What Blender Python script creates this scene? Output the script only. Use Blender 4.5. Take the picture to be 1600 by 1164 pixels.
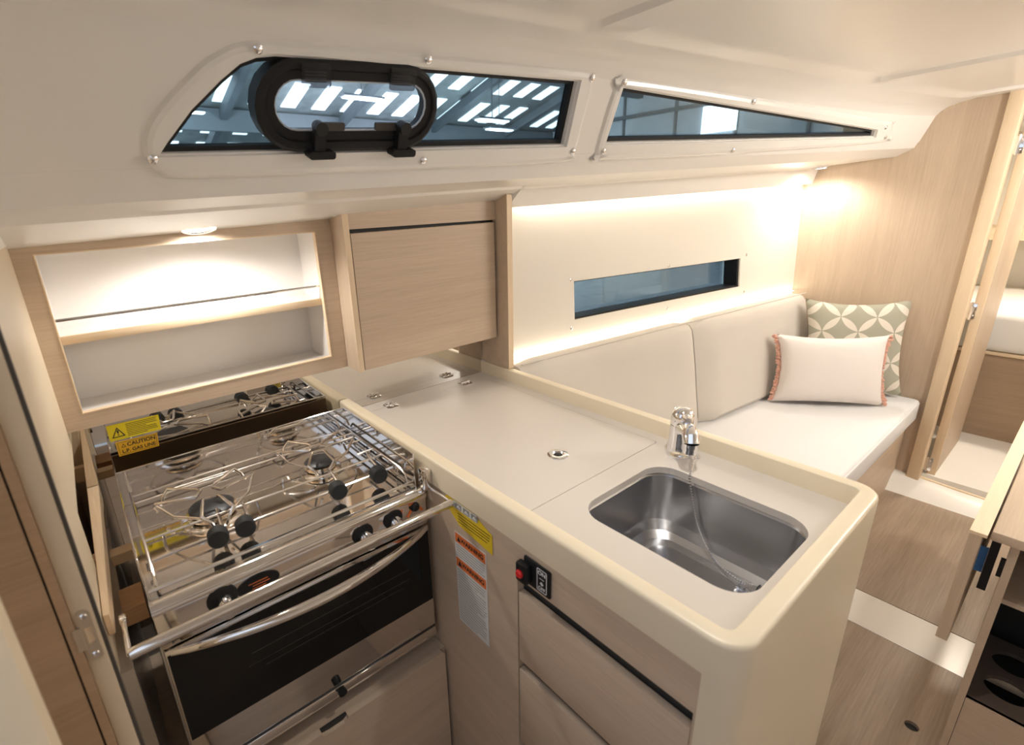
import bpy, bmesh, math, random
from mathutils import Vector, Matrix
random.seed(4)
for o in list(bpy.data.objects): bpy.data.objects.remove(o)
scn = bpy.context.scene
COL = scn.collection
PI = math.pi

# ------------------------------------------------------------------ camera
CZ = 1.48
cam_d = bpy.data.cameras.new('camera'); cam = bpy.data.objects.new('camera', cam_d); COL.objects.link(cam)
cam_d.sensor_fit = 'HORIZONTAL'; cam_d.sensor_width = 36.0; cam_d.lens = 784.6/1600*36
cam_d.shift_x = 0.0376; cam_d.shift_y = -0.0015; cam_d.clip_start = 0.02; cam_d.clip_end = 300
yaw, pit, rol = math.radians(37.99), math.radians(18.663), math.radians(2.189)
fw = Vector((math.sin(yaw)*math.cos(pit), math.cos(yaw)*math.cos(pit), -math.sin(pit)))
rt = Vector((math.cos(yaw), -math.sin(yaw), 0)); dn = fw.cross(rt)
r2 = rt*math.cos(rol)+dn*math.sin(rol); d2 = -rt*math.sin(rol)+dn*math.cos(rol)
M = Matrix((r2, -d2, -fw)).transposed().to_4x4(); M.translation = (0, 0, CZ)
cam.matrix_world = M
cam_d.dof.use_dof = True; cam_d.dof.focus_distance = 1.7; cam_d.dof.aperture_fstop = 4.0
scn.camera = cam
# ------------------------------------------------------------------ world, exposure, large lights
w = bpy.data.worlds.new('world'); scn.world = w; w.use_nodes = True
bg = w.node_tree.nodes['Background']; bg.inputs[0].default_value = (0.74, 0.83, 1.0, 1); bg.inputs[1].default_value = 1.0
scn.view_settings.view_transform = 'Standard'; scn.view_settings.look = 'None'
scn.view_settings.gamma = 1; scn.view_settings.use_curve_mapping = False
scn.view_settings.exposure = 0.35
DOME_FILL_W = 16.5  # power of the dome lamps added out of view as fill
WORK_FILL_W = 3.4  # power of the unseen lamp added over the worktop
GALLEY_LED_W = 2.3
SETTEE_LED_W = 1.6
STRIP_E = 12.0
TOP_STRIP_E = 18.0
FORE_LED_W = 12.0
WARM = (1.0, 0.965, 0.91)

# ------------------------------------------------------------------ materials
def newmat(name):
    m = bpy.data.materials.new(name); m.use_nodes = True
    nt = m.node_tree; b = nt.nodes['Principled BSDF']; return m, nt, b
def plain(name, col, rough=0.5, metal=0.0, coat=0.0, spec=0.5, bump=0.0, bscale=200, var=0.0):
    m, nt, b = newmat(name)
    b.inputs['Base Color'].default_value = (*col, 1); b.inputs['Roughness'].default_value = rough
    b.inputs['Metallic'].default_value = metal; b.inputs['Coat Weight'].default_value = coat
    b.inputs['Specular IOR Level'].default_value = spec
    tc = nt.nodes.new('ShaderNodeTexCoord')
    if var > 0:
        n = nt.nodes.new('ShaderNodeTexNoise'); n.inputs['Scale'].default_value = 3.0; n.inputs['Detail'].default_value = 4
        nt.links.new(tc.outputs['Object'], n.inputs['Vector'])
        r = nt.nodes.new('ShaderNodeValToRGB')
        r.color_ramp.elements[0].position = 0.3; r.color_ramp.elements[1].position = 0.7
        r.color_ramp.elements[0].color = (*[c*(1-var) for c in col], 1); r.color_ramp.elements[1].color = (*[min(1, c*(1+var)) for c in col], 1)
        nt.links.new(n.outputs['Fac'], r.inputs['Fac']); nt.links.new(r.outputs['Color'], b.inputs['Base Color'])
    if bump > 0:
        n = nt.nodes.new('ShaderNodeTexNoise'); n.inputs['Scale'].default_value = bscale; n.inputs['Detail'].default_value = 3
        nt.links.new(tc.outputs['Object'], n.inputs['Vector'])
        bp = nt.nodes.new('ShaderNodeBump'); bp.inputs['Strength'].default_value = bump; bp.inputs['Distance'].default_value = 0.002
        nt.links.new(n.outputs['Fac'], bp.inputs['Height']); nt.links.new(bp.outputs['Normal'], b.inputs['Normal'])
    return m
def wood(name, c1, c2, axis='X', rough=0.45, fine=90, coarse=9):
    m, nt, b = newmat(name)
    tc = nt.nodes.new('ShaderNodeTexCoord'); mp = nt.nodes.new('ShaderNodeMapping')
    sc = {'X': (0.035, 1, 1), 'Y': (1, 0.035, 1), 'Z': (1, 1, 0.035)}[axis]
    mp.inputs['Scale'].default_value = sc
    nt.links.new(tc.outputs['Object'], mp.inputs['Vector'])
    n1 = nt.nodes.new('ShaderNodeTexNoise'); n1.inputs['Scale'].default_value = fine*3; n1.inputs['Detail'].default_value = 5; n1.inputs['Distortion'].default_value = 0.4
    n2 = nt.nodes.new('ShaderNodeTexNoise'); n2.inputs['Scale'].default_value = coarse*3; n2.inputs['Detail'].default_value = 3
    for n in (n1, n2): nt.links.new(mp.outputs['Vector'], n.inputs['Vector'])
    mx = nt.nodes.new('ShaderNodeMath'); mx.operation = 'MULTIPLY_ADD'; mx.inputs[1].default_value = 0.55
    ad = nt.nodes.new('ShaderNodeMath'); ad.operation = 'MULTIPLY'; ad.inputs[1].default_value = 0.45
    nt.links.new(n2.outputs['Fac'], ad.inputs[0]); nt.links.new(n1.outputs['Fac'], mx.inputs[0]); nt.links.new(ad.outputs[0], mx.inputs[2])
    r = nt.nodes.new('ShaderNodeValToRGB')
    r.color_ramp.elements[0].position = 0.32; r.color_ramp.elements[0].color = (*c1, 1)
    r.color_ramp.elements[1].position = 0.66; r.color_ramp.elements[1].color = (*c2, 1)
    nt.links.new(mx.outputs[0], r.inputs['Fac']); nt.links.new(r.outputs['Color'], b.inputs['Base Color'])
    b.inputs['Roughness'].default_value = rough
    bp = nt.nodes.new('ShaderNodeBump'); bp.inputs['Strength'].default_value = 0.12; bp.inputs['Distance'].default_value = 0.001
    nt.links.new(n1.outputs['Fac'], bp.inputs['Height']); nt.links.new(bp.outputs['Normal'], b.inputs['Normal'])
    return m
def emis(name, col, s):
    m, nt, b = newmat(name)
    b.inputs['Base Color'].default_value = (*col, 1); b.inputs['Emission Color'].default_value = (*col, 1); b.inputs['Emission Strength'].default_value = s
    return m
def glass(name, tint, refl=0.12):
    m, nt, b = newmat(name); nt.nodes.remove(b)
    out = nt.nodes['Material Output']
    t = nt.nodes.new('ShaderNodeBsdfTransparent'); t.inputs[0].default_value = (*tint, 1)
    g = nt.nodes.new('ShaderNodeBsdfGlossy'); g.inputs['Roughness'].default_value = 0.02; g.inputs[0].default_value = (0.9, 0.95, 1, 1)
    mx = nt.nodes.new('ShaderNodeMixShader'); fr = nt.nodes.new('ShaderNodeFresnel'); fr.inputs['IOR'].default_value = 1.35
    ml = nt.nodes.new('ShaderNodeMath'); ml.operation = 'MULTIPLY'; ml.inputs[1].default_value = refl*5
    nt.links.new(fr.outputs[0], ml.inputs[0]); nt.links.new(ml.outputs[0], mx.inputs[0])
    nt.links.new(t.outputs[0], mx.inputs[1]); nt.links.new(g.outputs[0], mx.inputs[2]); nt.links.new(mx.outputs[0], out.inputs['Surface'])
    return m
W1, W2 = (0.53, 0.405, 0.29), (0.635, 0.50, 0.37)
MT = dict(
 woodx=wood('pale_oak_horizontal', W1, W2, 'X'), woody=wood('pale_oak_athwart', W1, W2, 'Y'), woodz=wood('pale_oak_vertical', W1, W2, 'Z'),
 edge=wood('pale_edge_band', (0.74, 0.57, 0.38), (0.82, 0.65, 0.45), 'X', 0.5), edgez=wood('pale_edge_band_vertical', (0.74, 0.57, 0.38), (0.82, 0.65, 0.45), 'Z', 0.5),
 floor=wood('oak_floor', (0.27, 0.20, 0.145), (0.40, 0.305, 0.225), 'X', 0.4, 60, 6),
 brown=wood('raw_brown_block', (0.40, 0.22, 0.11), (0.55, 0.33, 0.18), 'X', 0.6),
 gel=plain('cream_gelcoat', (0.86, 0.825, 0.775), 0.28, var=0.015), gelw=plain('white_gelcoat', (0.86, 0.83, 0.78), 0.25, var=0.01),
 mould=plain('cream_moulding', (0.80, 0.69, 0.51), 0.35, var=0.02), counter=plain('greige_laminate', (0.66, 0.60, 0.535), 0.33, var=0.01),
 panel=plain('cream_vinyl', (0.83, 0.785, 0.70), 0.55, bump=0.05, bscale=900), shelfw=plain('white_melamine', (0.80, 0.76, 0.72), 0.4, var=0.01),
 steel=plain('polished_steel', (0.80, 0.77, 0.74), 0.07, 1.0), steelb=plain('brushed_steel', (0.50, 0.50, 0.51), 0.27, 1.0, var=0.04),
 sides=plain('satin_steel', (0.60, 0.58, 0.57), 0.3, 1.0), mirror=plain('mirror_steel', (0.66, 0.63, 0.58), 0.02, 1.0),
 chrome=plain('chrome', (0.86, 0.86, 0.88), 0.05, 1.0), wire=plain('rack_wire', (0.78, 0.74, 0.70), 0.16, 1.0),
 black=plain('black_plastic', (0.012, 0.012, 0.013), 0.45, spec=0.3), rubber=plain('black_rubber', (0.012, 0.012, 0.012), 0.7),
 bglass=plain('black_oven_glass', (0.006, 0.006, 0.006), 0.05, spec=0.35), burner=plain('burner_cap', (0.02, 0.02, 0.022), 0.4),
 brass=plain('burner_ring', (0.80, 0.68, 0.54), 0.15, 1.0),
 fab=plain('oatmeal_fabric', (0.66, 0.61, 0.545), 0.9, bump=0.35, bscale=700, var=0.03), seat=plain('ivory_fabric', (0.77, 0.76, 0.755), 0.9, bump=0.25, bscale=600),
 pil=plain('blush_linen', (0.83, 0.765, 0.72), 0.9, bump=0.25, bscale=500), fringe=plain('coral_fringe', (0.74, 0.43, 0.33), 0.95),
 matt=plain('white_mattress', (0.88, 0.86, 0.82), 0.8), dark=plain('dark_inside', (0.03, 0.028, 0.026), 0.6), seal=plain('dark_seal', (0.07, 0.06, 0.05), 0.7),
 yellow=plain('yellow_sticker', (0.86, 0.72, 0.02), 0.35), orange=plain('orange_yellow_sticker', (0.85, 0.50, 0.03), 0.35), white=plain('white_paper', (0.75, 0.73, 0.69), 0.5),
 ored=plain('orange_red_print', (0.82, 0.20, 0.05), 0.5), ink=plain('ink', (0.02, 0.02, 0.02), 0.6), inkg=plain('grey_print', (0.28, 0.27, 0.26), 0.6),
 rimw=plain('bright_bezel', (0.62, 0.68, 0.74), 0.2), jambm=plain('tan_jamb', (0.66, 0.55, 0.40), 0.45, var=0.02), doorw=wood('warm_door_wood', (0.40, 0.26, 0.15), (0.49, 0.335, 0.205), 'X'), gold=plain('golden_sticker', (0.82, 0.58, 0.03), 0.4), refltint=plain('brown_reflection_tint', (0.20, 0.14, 0.09), 0.35, 0.4), lgrey=plain('light_grey_print', (0.36, 0.35, 0.33), 0.6), red=plain('red_button', (0.75, 0.02, 0.02), 0.3), wprint=plain('white_print', (0.8, 0.8, 0.8), 0.5), blue=plain('blue_tape', (0.06, 0.20, 0.46), 0.6),  # the stove back plate's brown stands in for a dark reflection
 tint=glass('tinted_window_glass', (0.56, 0.63, 0.65), 0.10), clear=glass('clear_portlight_glass', (0.86, 0.90, 0.93), 0.08), ghost=glass('clear_plastic', (0.55, 0.55, 0.57), 0.3),
 led=emis('led_lens', (1.0, 0.86, 0.66), 9.0), strip=emis('led_strip', (1.0, 0.88, 0.70), STRIP_E), tstrip=emis('top_led_lens', (1.0, 0.89, 0.73), TOP_STRIP_E), plate=plain('tan_metal', (0.60, 0.52, 0.42), 0.35, 0.7),
 wh_roof=plain('warehouse_roof_sheet', (0.17, 0.20, 0.215), 0.6, var=0.2), wh_beam=plain('warehouse_beam', (0.09, 0.11, 0.13), 0.6),
 wh_wall=plain('warehouse_wall_sheet', (0.46, 0.50, 0.53), 0.6, var=0.06), wh_floor=plain('warehouse_concrete', (0.38, 0.41, 0.43), 0.25, var=0.15),
 sky=emis('skylight_panel', (0.88, 0.95, 1.0), 2.4), lampw=emis('hall_lamp', (0.85, 0.93, 1.0), 3.5),
)
# green pillow with overlapping-circle petals
def petal_mat():
    m, nt, b = newmat('sage_petal_fabric'); N = nt.nodes; L = nt.links
    tc = N.new('ShaderNodeTexCoord'); mp = N.new('ShaderNodeMapping'); mp.inputs['Scale'].default_value = (9.6, 9.6, 0); mp.inputs['Rotation'].default_value = (0, 0, math.radians(45))
    L.new(tc.outputs['Object'], mp.inputs['Vector'])
    fr = N.new('ShaderNodeVectorMath'); fr.operation = 'FRACTION'; L.new(mp.outputs[0], fr.inputs[0])
    sb_ = N.new('ShaderNodeVectorMath'); sb_.operation = 'SUBTRACT'; sb_.inputs[1].default_value = (0.5, 0.5, 0); L.new(fr.outputs[0], sb_.inputs[0])
    ab = N.new('ShaderNodeVectorMath'); ab.operation = 'ABSOLUTE'; L.new(sb_.outputs[0], ab.inputs[0])
    g = N.new('ShaderNodeMath'); g.operation = 'MAXIMUM'
    for i, c in enumerate(((0.5, -0.72, 0), (-0.72, 0.5, 0))):
        d = N.new('ShaderNodeVectorMath'); d.operation = 'DISTANCE'; d.inputs[1].default_value = c; L.new(ab.outputs[0], d.inputs[0])
        l = N.new('ShaderNodeMath'); l.operation = 'LESS_THAN'; l.inputs[1].default_value = 0.866; L.new(d.outputs['Value'], l.inputs[0]); L.new(l.outputs[0], g.inputs[i])
    mx = N.new('ShaderNodeMix'); mx.data_type = 'RGBA'; mx.inputs[6].default_value = (0.40, 0.385, 0.30, 1); mx.inputs[7].default_value = (0.76, 0.70, 0.60, 1)
    L.new(g.outputs[0], mx.inputs[0]); L.new(mx.outputs[2], b.inputs['Base Color']); b.inputs['Roughness'].default_value = 0.9
    return m
MT['petal'] = petal_mat()

# ------------------------------------------------------------------ mesh helpers
class MB:
    def __init__(s): s.v = []; s.f = []; s.sm = []
    def add(s, vs, fs, smooth=False):
        n = len(s.v); s.v += [tuple(v) for v in vs]
        for f in fs: s.f.append(tuple(i+n for i in f)); s.sm.append(smooth)
        return s
    def bm(s, bm, smooth=False):
        bm.verts.index_update(); s.add([v.co[:] for v in bm.verts], [[v.index for v in f.verts] for f in bm.faces], smooth); bm.free(); return s
    def box(s, x0, x1, y0, y1, z0, z1, bev=0.0, seg=2):
        b = bmesh.new(); bmesh.ops.create_cube(b, size=1)
        for v in b.verts: v.co = Vector(((x0+x1)/2+v.co.x*(x1-x0), (y0+y1)/2+v.co.y*(y1-y0), (z0+z1)/2+v.co.z*(z1-z0)))
        if bev > 0: bmesh.ops.bevel(b, geom=b.edges[:], offset=bev, segments=seg, affect='EDGES', profile=0.5)
        return s.bm(b, bev > 0)
    def hexa(s, p, bev=0.0, seg=2):           # 8 points: bottom 4 then top 4, same order
        b = bmesh.new(); vs = [b.verts.new(q) for q in p]
        for f in ((3, 2, 1, 0), (4, 5, 6, 7), (0, 1, 5, 4), (1, 2, 6, 5), (2, 3, 7, 6), (3, 0, 4, 7)): b.faces.new([vs[i] for i in f])
        if bev > 0: bmesh.ops.bevel(b, geom=b.edges[:], offset=bev, segments=seg, affect='EDGES', profile=0.5)
        return s.bm(b, bev > 0)
    def tube(s, pts, r, n=8, closed=False):
        pts = [Vector(p) for p in pts]; m = len(pts); rings = []; up = None
        for i, p in enumerate(pts):
            a = pts[(i-1) % m] if (i > 0 or closed) else p; c = pts[(i+1) % m] if (i < m-1 or closed) else p
            t = (c-a).normalized()
            if up is None: up = t.orthogonal().normalized()
            else: up = (up-t*up.dot(t)).normalized()
            sd = t.cross(up); rr = r[i] if isinstance(r, (list, tuple)) else r
            rings.append([p+(up*math.cos(2*PI*k/n)+sd*math.sin(2*PI*k/n))*rr for k in range(n)])
        vs = [v for R in rings for v in R]; fs = []
        for i in range(m if closed else m-1):
            j = (i+1) % m
            for k in range(n): fs.append((i*n+k, i*n+(k+1) % n, j*n+(k+1) % n, j*n+k))
        if not closed: fs += [tuple(range(n-1, -1, -1)), tuple((m-1)*n+k for k in range(n))]
        return s.add(vs, fs, True)
    def lathe(s, prof, c, axis=(0, 0, 1), n=24, cap=True):   # prof: (radius, height)
        ax = Vector(axis).normalized(); u = ax.orthogonal().normalized(); w_ = ax.cross(u); c = Vector(c)
        vs = [c+ax*h+(u*math.cos(2*PI*k/n)+w_*math.sin(2*PI*k/n))*r for r, h in prof for k in range(n)]; fs = []
        for i in range(len(prof)-1):
            for k in range(n): fs.append((i*n+k, i*n+(k+1) % n, (i+1)*n+(k+1) % n, (i+1)*n+k))
        if cap: fs += [tuple(range(n-1, -1, -1)), tuple((len(prof)-1)*n+k for k in range(n))]
        return s.add(vs, fs, True)
    def sphere(s, c, r, u=8, v=6):
        b = bmesh.new(); bmesh.ops.create_uvsphere(b, u_segments=u, v_segments=v, radius=r)
        for q in b.verts: q.co += Vector(c)
        return s.bm(b, True)
    def plate(s, outer, holes, fn, t):         # outline with holes in 2D; fn(a,b,h) -> 3D; thickness t along h
        b = bmesh.new(); loops = []
        for L in [outer]+holes:
            vs = [b.verts.new((p[0], p[1], 0)) for p in L]; loops.append(vs)
            for i in range(len(vs)): b.edges.new((vs[i], vs[(i+1) % len(vs)]))
        bmesh.ops.triangle_fill(b, edges=b.edges[:], use_beauty=True, use_dissolve=False)
        b.verts.index_update(); n = len(b.verts)
        P = [v.co.copy() for v in b.verts]; F = [[v.index for v in f.verts] for f in b.faces]
        vs = [fn(p.x, p.y, 0) for p in P]+[fn(p.x, p.y, t) for p in P]
        fs = [tuple(f) for f in F]+[tuple(i+n for i in reversed(f)) for f in F]
        for L in loops:
            for i in range(len(L)):
                a, c = L[i].index, L[(i+1) % len(L)].index; fs.append((a, c, c+n, a+n))
        b.free(); return s.add(vs, fs)
    def sweep(s, path, prof, closed_prof=True, smooth=True):   # path: 2D xy points; prof: (offset to the left, z)
        m = len(path); P = [Vector((p[0], p[1])) for p in path]; vs = []
        for i in range(m):
            t1 = (P[i]-P[i-1]).normalized() if i > 0 else (P[1]-P[0]).normalized()
            t2 = (P[i+1]-P[i]).normalized() if i < m-1 else t1
            n1 = Vector((-t1.y, t1.x)); n2 = Vector((-t2.y, t2.x)); nn = (n1+n2).normalized(); k = 1/max(0.3, nn.dot(n1))
            for o, z in prof: q = P[i]+nn*o*k; vs.append((q.x, q.y, z))
        n = len(prof); fs = []
        for i in range(m-1):
            for k in range(n if closed_prof else n-1): fs.append((i*n+k, i*n+(k+1) % n, (i+1)*n+(k+1) % n, (i+1)*n+k))
        if closed_prof: fs += [tuple(range(n-1, -1, -1)), tuple((m-1)*n+k for k in range(n))]
        return s.add(vs, fs, smooth)
    def grid(s, rows, smooth=True):
        n = len(rows[0]); vs = [p for r in rows for p in r]
        fs = [(i*n+k, i*n+k+1, (i+1)*n+k+1, (i+1)*n+k) for i in range(len(rows)-1) for k in range(n-1)]
        return s.add(vs, fs, smooth)
    def build(s, name, mat, parent=None, sharp=40, **kw):
        me = bpy.data.meshes.new(name); me.from_pydata(s.v, [], s.f)
        for p, q in zip(me.polygons, s.sm): p.use_smooth = q
        b = bmesh.new(); b.from_mesh(me); bmesh.ops.recalc_face_normals(b, faces=b.faces[:]); b.to_mesh(me); b.free()
        if any(s.sm): me.set_sharp_from_angle(angle=math.radians(sharp))
        me.materials.append(MT[mat] if isinstance(mat, str) else mat)
        o = bpy.data.objects.new(name, me); COL.objects.link(o); attach(o, parent); put(o, **kw); return o
def attach(o, parent):
    if parent is not None:
        o.parent = parent
        if parent.type == 'EMPTY': o.location = -parent.location
def put(o, label=None, cat=None, group=None, kind=None):
    if label: o['label'] = label
    if cat: o['category'] = cat
    if group: o['group'] = group
    if kind: o['kind'] = kind
    return o
def thing(name, loc, label=None, cat=None, group=None, kind=None):
    o = bpy.data.objects.new(name, None); o.empty_display_size = 0.05; o.location = loc; COL.objects.link(o)
    return put(o, label, cat, group, kind)
def box(name, mat, parent, b, bev=0.0, **kw): return MB().box(*b, bev).build(name, mat, parent, **kw)
def rrect(x0, x1, y0, y1, r, n=6):
    out = []
    for cx, cy, a in ((x1-r, y0+r, -PI/2), (x1-r, y1-r, 0), (x0+r, y1-r, PI/2), (x0+r, y0+r, PI)):
        for k in range(n+1): t = a+PI/2*k/n; out.append((cx+r*math.cos(t), cy+r*math.sin(t)))
    return out
def text(name, s, size, mat, parent, mtx, align='CENTER'):
    c = bpy.data.curves.new(name, 'FONT'); c.body = s; c.size = size; c.align_x = align; c.align_y = 'CENTER'; c.extrude = 0.0001; c.offset = size*0.025
    t = bpy.data.objects.new(name, c); COL.objects.link(t)
    dg = bpy.context.evaluated_depsgraph_get(); me = bpy.data.meshes.new_from_object(t.evaluated_get(dg)); bpy.data.objects.remove(t)
    me.transform(mtx); me.materials.clear(); me.materials.append(MT[mat])
    o = bpy.data.objects.new(name, me); COL.objects.link(o); attach(o, parent); return o
def frame_m(o, ux, uy):
    ux = Vector(ux).normalized(); uy = Vector(uy).normalized(); uz = ux.cross(uy)
    m = Matrix((ux, uy, uz)).transposed().to_4x4(); m.translation = o; return m
def light(name, kind, loc, power, col, parent=None, size=0.1, rot=None, spot=None, size_y=None):
    d = bpy.data.lights.new(name, kind); d.energy = power; d.color = col
    if kind == 'AREA':
        d.size = size
        if size_y: d.shape = 'RECTANGLE'; d.size_y = size_y
    else: d.shadow_soft_size = size
    if spot: d.spot_size = spot; d.spot_blend = 0.6
    o = bpy.data.objects.new(name, d); COL.objects.link(o); o.location = loc
    if rot: o.rotation_euler = rot
    if parent: o.parent = parent; o.location = Vector(loc)-parent.location
    return o

# ------------------------------------------------------------------ setting: hull side, bulkheads, floor
XB = -0.084; MY = 1.374; XF = 3.15
def hullY(X, z): return 1.21-0.0903*(X-1.2)+0.06*z
# cabin side plane (windows): (X, h)
def cabP(X, h, off=0.0): 
    return (X, 1.141-0.15*X-0.38*h-off*0.93, 1.577+0.0345*X+h-off*0.35)

# hull side panel behind the settee, with a window opening
hp = lambda X, z, h: (X, hullY(X, z)+h, z)
WH = [(1.478, 1.033), (2.605, 1.026), (2.598, 1.166), (1.478, 1.180)]
hull = MB().plate([(1.12, 0.0), (3.16, 0.0), (3.16, 1.56), (1.12, 1.50)], [WH], hp, 0.007).build('wall_port', 'panel', None, kind='structure', label='cream hull side panel behind the settee')
win3 = thing('window_3', (2.04, hullY(2.04, 1.1), 1.1), 'long narrow hull window set low above the settee back', None, None, 'structure')
MB().plate([(1.470, 1.022), (2.613, 1.014), (2.606, 1.176), (1.470, 1.190)], [[(1.484, 1.040), (2.590, 1.035), (2.585, 1.162), (1.484, 1.176)]], lambda X, z, h: (X, hullY(X, z)+0.0075+h, z), 0.065).build('window_frame', 'black', win3)
MB().plate([(1.472, 1.024), (2.611, 1.016), (2.604, 1.174), (1.472, 1.188)], [], lambda X, z, h: (X, hullY(X, z)+0.078+h, z), 0.006).build('pane', 'tint', win3)
for X, z in ((1.462, 1.189), (2.04, 1.184), (2.647, 1.179), (2.649, 0.993), (2.037, 0.997), (1.460, 1.004)):
    MB().lathe([(0.0075, 0), (0.0075, 0.001), (0.004, 0.003), (0.0, 0.003)], (X, hullY(X, z)-0.0005, z), (0, -1, 0.06), 12).build('screw', 'chrome', win3)

# forward bulkhead: profile follows the headliner, door opening on its inboard side
prof = [(1.25, 0.0), (1.25, 1.56), (1.126, 1.575), (1.083, 1.60), (0.973, 1.61), (0.748, 1.63), (0.696, 1.655), (0.672, 1.69), (0.643, 1.765), (0.60, 1.81), (0.512, 1.84), (0.37, 1.85), (0.37, 0.0)]
fwd = MB().plate(prof, [], lambda y, z, h: (XF+h, y, z), 0.022).build('wall_forward', 'woodz', None, kind='structure', label='pale wood bulkhead at the head of the settee')
MB().box(XF, XF+0.022, -1.3, -0.28, 0, 1.9).build('bulkhead_panel', 'woodz', fwd)
# door post
post = thing('trim_1', (3.13, 0.392, 0), 'pale wood post framing the forward cabin doorway', None, None, 'structure')
MB().box(3.118, 3.19, 0.366, 0.417, 0.0, 1.86, 0.006).build('post', 'edgez', post)
# open door leaf swung into the forward cabin
door = thing('door_1', (3.2, 0.35, 0), 'open wooden door folded back into the forward cabin', None, None, 'structure')
MB().box(3.20, 3.78, 0.322, 0.352, 0.06, 1.84, 0.003).build('door_panel', 'woodz', door)
MB().box(3.197, 3.205, 0.320, 0.354, 0.06, 1.84, 0.002).build('edge_band', 'edgez', door)
for z in (1.62, 0.92, 0.13):
    h = MB().box(3.185, 3.20, 0.340, 0.368, z-0.035, z+0.035, 0.002); h.tube([(3.188, 0.358, z-0.04), (3.188, 0.358, z+0.04)], 0.006)
    for k in (-0.02, 0.02): h.sphere((3.184, 0.348, z+k), 0.004)
    h.build('hinge', 'chrome', door)

# floor: panels, pale strip, white moulding
flo = thing('floor', (2, 0, 0), 'cabin sole of oak panels split by a white strip', None, None, 'structure')
MB().box(-1.5, 3.9, -1.3, 1.3, -0.06, -0.013).build('sub_floor', 'gelw', flo)
hole = [(1.60+0.017*math.cos(a*PI/8), 0.058+0.017*math.sin(a*PI/8)) for a in range(16)]
MB().plate([(-1.5, -1.25), (1.908, -1.25), (1.908, 1.2), (-1.5, 1.2)], [hole], lambda x, y, h: (x, y, h-0.012), 0.012).build('floor_panel', 'floor', flo)
MB().box(2.112, 3.03, -1.25, 0.47, -0.012, 0.0).build('floor_panel', 'floor', flo)
MB().box(1.912, 2.109, -1.25, 0.9, -0.012, -0.001).build('floor_strip', 'gelw', flo)
MB().lathe([(0.017, -0.03), (0.017, -0.011)], (1.60, 0.058, 0), (0, 0, 1), 16).build('finger_hole', 'dark', flo)
rows = []
for i in range(13):
    y = 0.60-1.5*i/12; sag = 0.05*math.sin(min(1, max(0, (0.60-y)/0.55))*PI/2)
    rows.append([(3.02-0.02, y, -0.012), (3.03, y, 0.006), (3.09, y, 0.075-sag*0.8), (3.14, y, 0.085-sag*0.8), (3.20, y, 0.08-sag*0.8)])
MB().grid(rows).build('floor_moulding', 'gelw', flo)
MB().box(3.18, 3.95, -0.6, 0.9, -0.02, 0.075).build('forward_sole', 'gelw', flo)
MB().tube([(3.16, 0.6-1.4*i/12, 0.083-0.04*math.sin(min(1, i/5)*PI/2)) for i in range(13)], 0.008).build('threshold_strip', 'edge', flo)

# forward cabin shell
fc = MB().box(5.0, 5.03, -1.0, 1.2, 0, 2.0); fc.box(3.19, 5.03, 1.0, 1.03, 0, 2.0); fc.box(3.19, 5.03, -1.0, -0.97, 0, 2.0)
fcw = fc.build('wall_bow', 'panel', None, kind='structure', label='cream lining of the forward cabin')
MB().box(3.19, 5.03, -1.0, 1.03, 1.78, 1.81).build('forward_ceiling', 'gel', fcw)
MB().box(4.6, 5.0, -0.97, 1.0, 1.13, 1.20).build('shelf_trim', 'edge', fcw)
brt = thing('berth', (4.0, 0, 0.07), 'brown wooden berth front in the forward cabin beyond the door', 'berth')
MB().box(3.93, 5.0, -0.96, 0.99, 0.0755, 0.56).build('front_panel', wood('berth_wood', (0.34, 0.24, 0.16), (0.42, 0.30, 0.20), 'Y'), brt)
MB().box(3.915, 5.0, -0.96, 0.99, 0.561, 0.58, 0.004).build('top_rail', 'edge', brt)
mt_ = MB().box(3.90, 4.98, -0.95, 0.98, 0.582, 0.80, 0.04, 3).build('berth_mattress', 'matt', None, label='thick white mattress on the forward cabin berth', cat='mattress')

# aft bulkhead beside the stove
aft = thing('wall_aft', (XB-0.03, 1.0, 0), 'tan bulkhead and door jamb beside the stove', None, None, 'structure')
MB().box(XB-0.04, XB, 0.76, 1.60, 0.99, 2.0, 0.0).build('upper_panel', 'jambm', aft)
MB().box(XB-0.04, XB, 0.76, 1.03, 0.0, 0.99).build('lower_panel', 'jambm', aft)
MB().box(XB-0.06, XB-0.041, 0.74, 1.60, 0.0, 2.0).build('recess_back', 'woodz', aft)
MB().hexa([(XB-0.04, 0.702, 0), (XB+0.0155, 0.702, 0), (XB+0.001, 0.80, 0), (XB-0.04, 0.80, 0), (XB-0.04, 0.702, 2), (XB+0.0155, 0.702, 2), (XB+0.001, 0.80, 2), (XB-0.04, 0.80, 2)], 0.007, 4).build('jamb', 'jambm', aft)
MB().box(XB+0.0115, XB+0.0155, 0.696, 0.703, 0, 2.0).build('seal', 'seal', aft)
MB().box(XB-0.010, XB+0.0115, 0.695, 0.73, 0, 2.0, 0.002).build('stop_moulding', 'jambm', aft)
MB().box(XB-0.020, XB-0.010, 0.692, 0.73, 0, 2.0).build('wood_lining', 'doorw', aft)
MB().box(XB-0.0225, XB-0.020, 0.70, 0.73, 0, 2.0).build('groove', 'dark', aft)
MB().box(XB-0.84, XB-0.0225, 0.692, 0.74, 0, 2.0).build('door_face', 'doorw', aft)
SX_ = XB+0.002
spo = MB().plate(rrect(SX_-0.008, SX_+0.006, 0.945, 1.022, 0.006), [[(SX_-0.004, 0.972), (SX_+0.003, 0.972), (SX_+0.003, 0.996), (SX_-0.004, 0.996)]], lambda x, z, h: (x, 0.6949-h, z), 0.0025).build('strike_plate', 'plate', aft)
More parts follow.
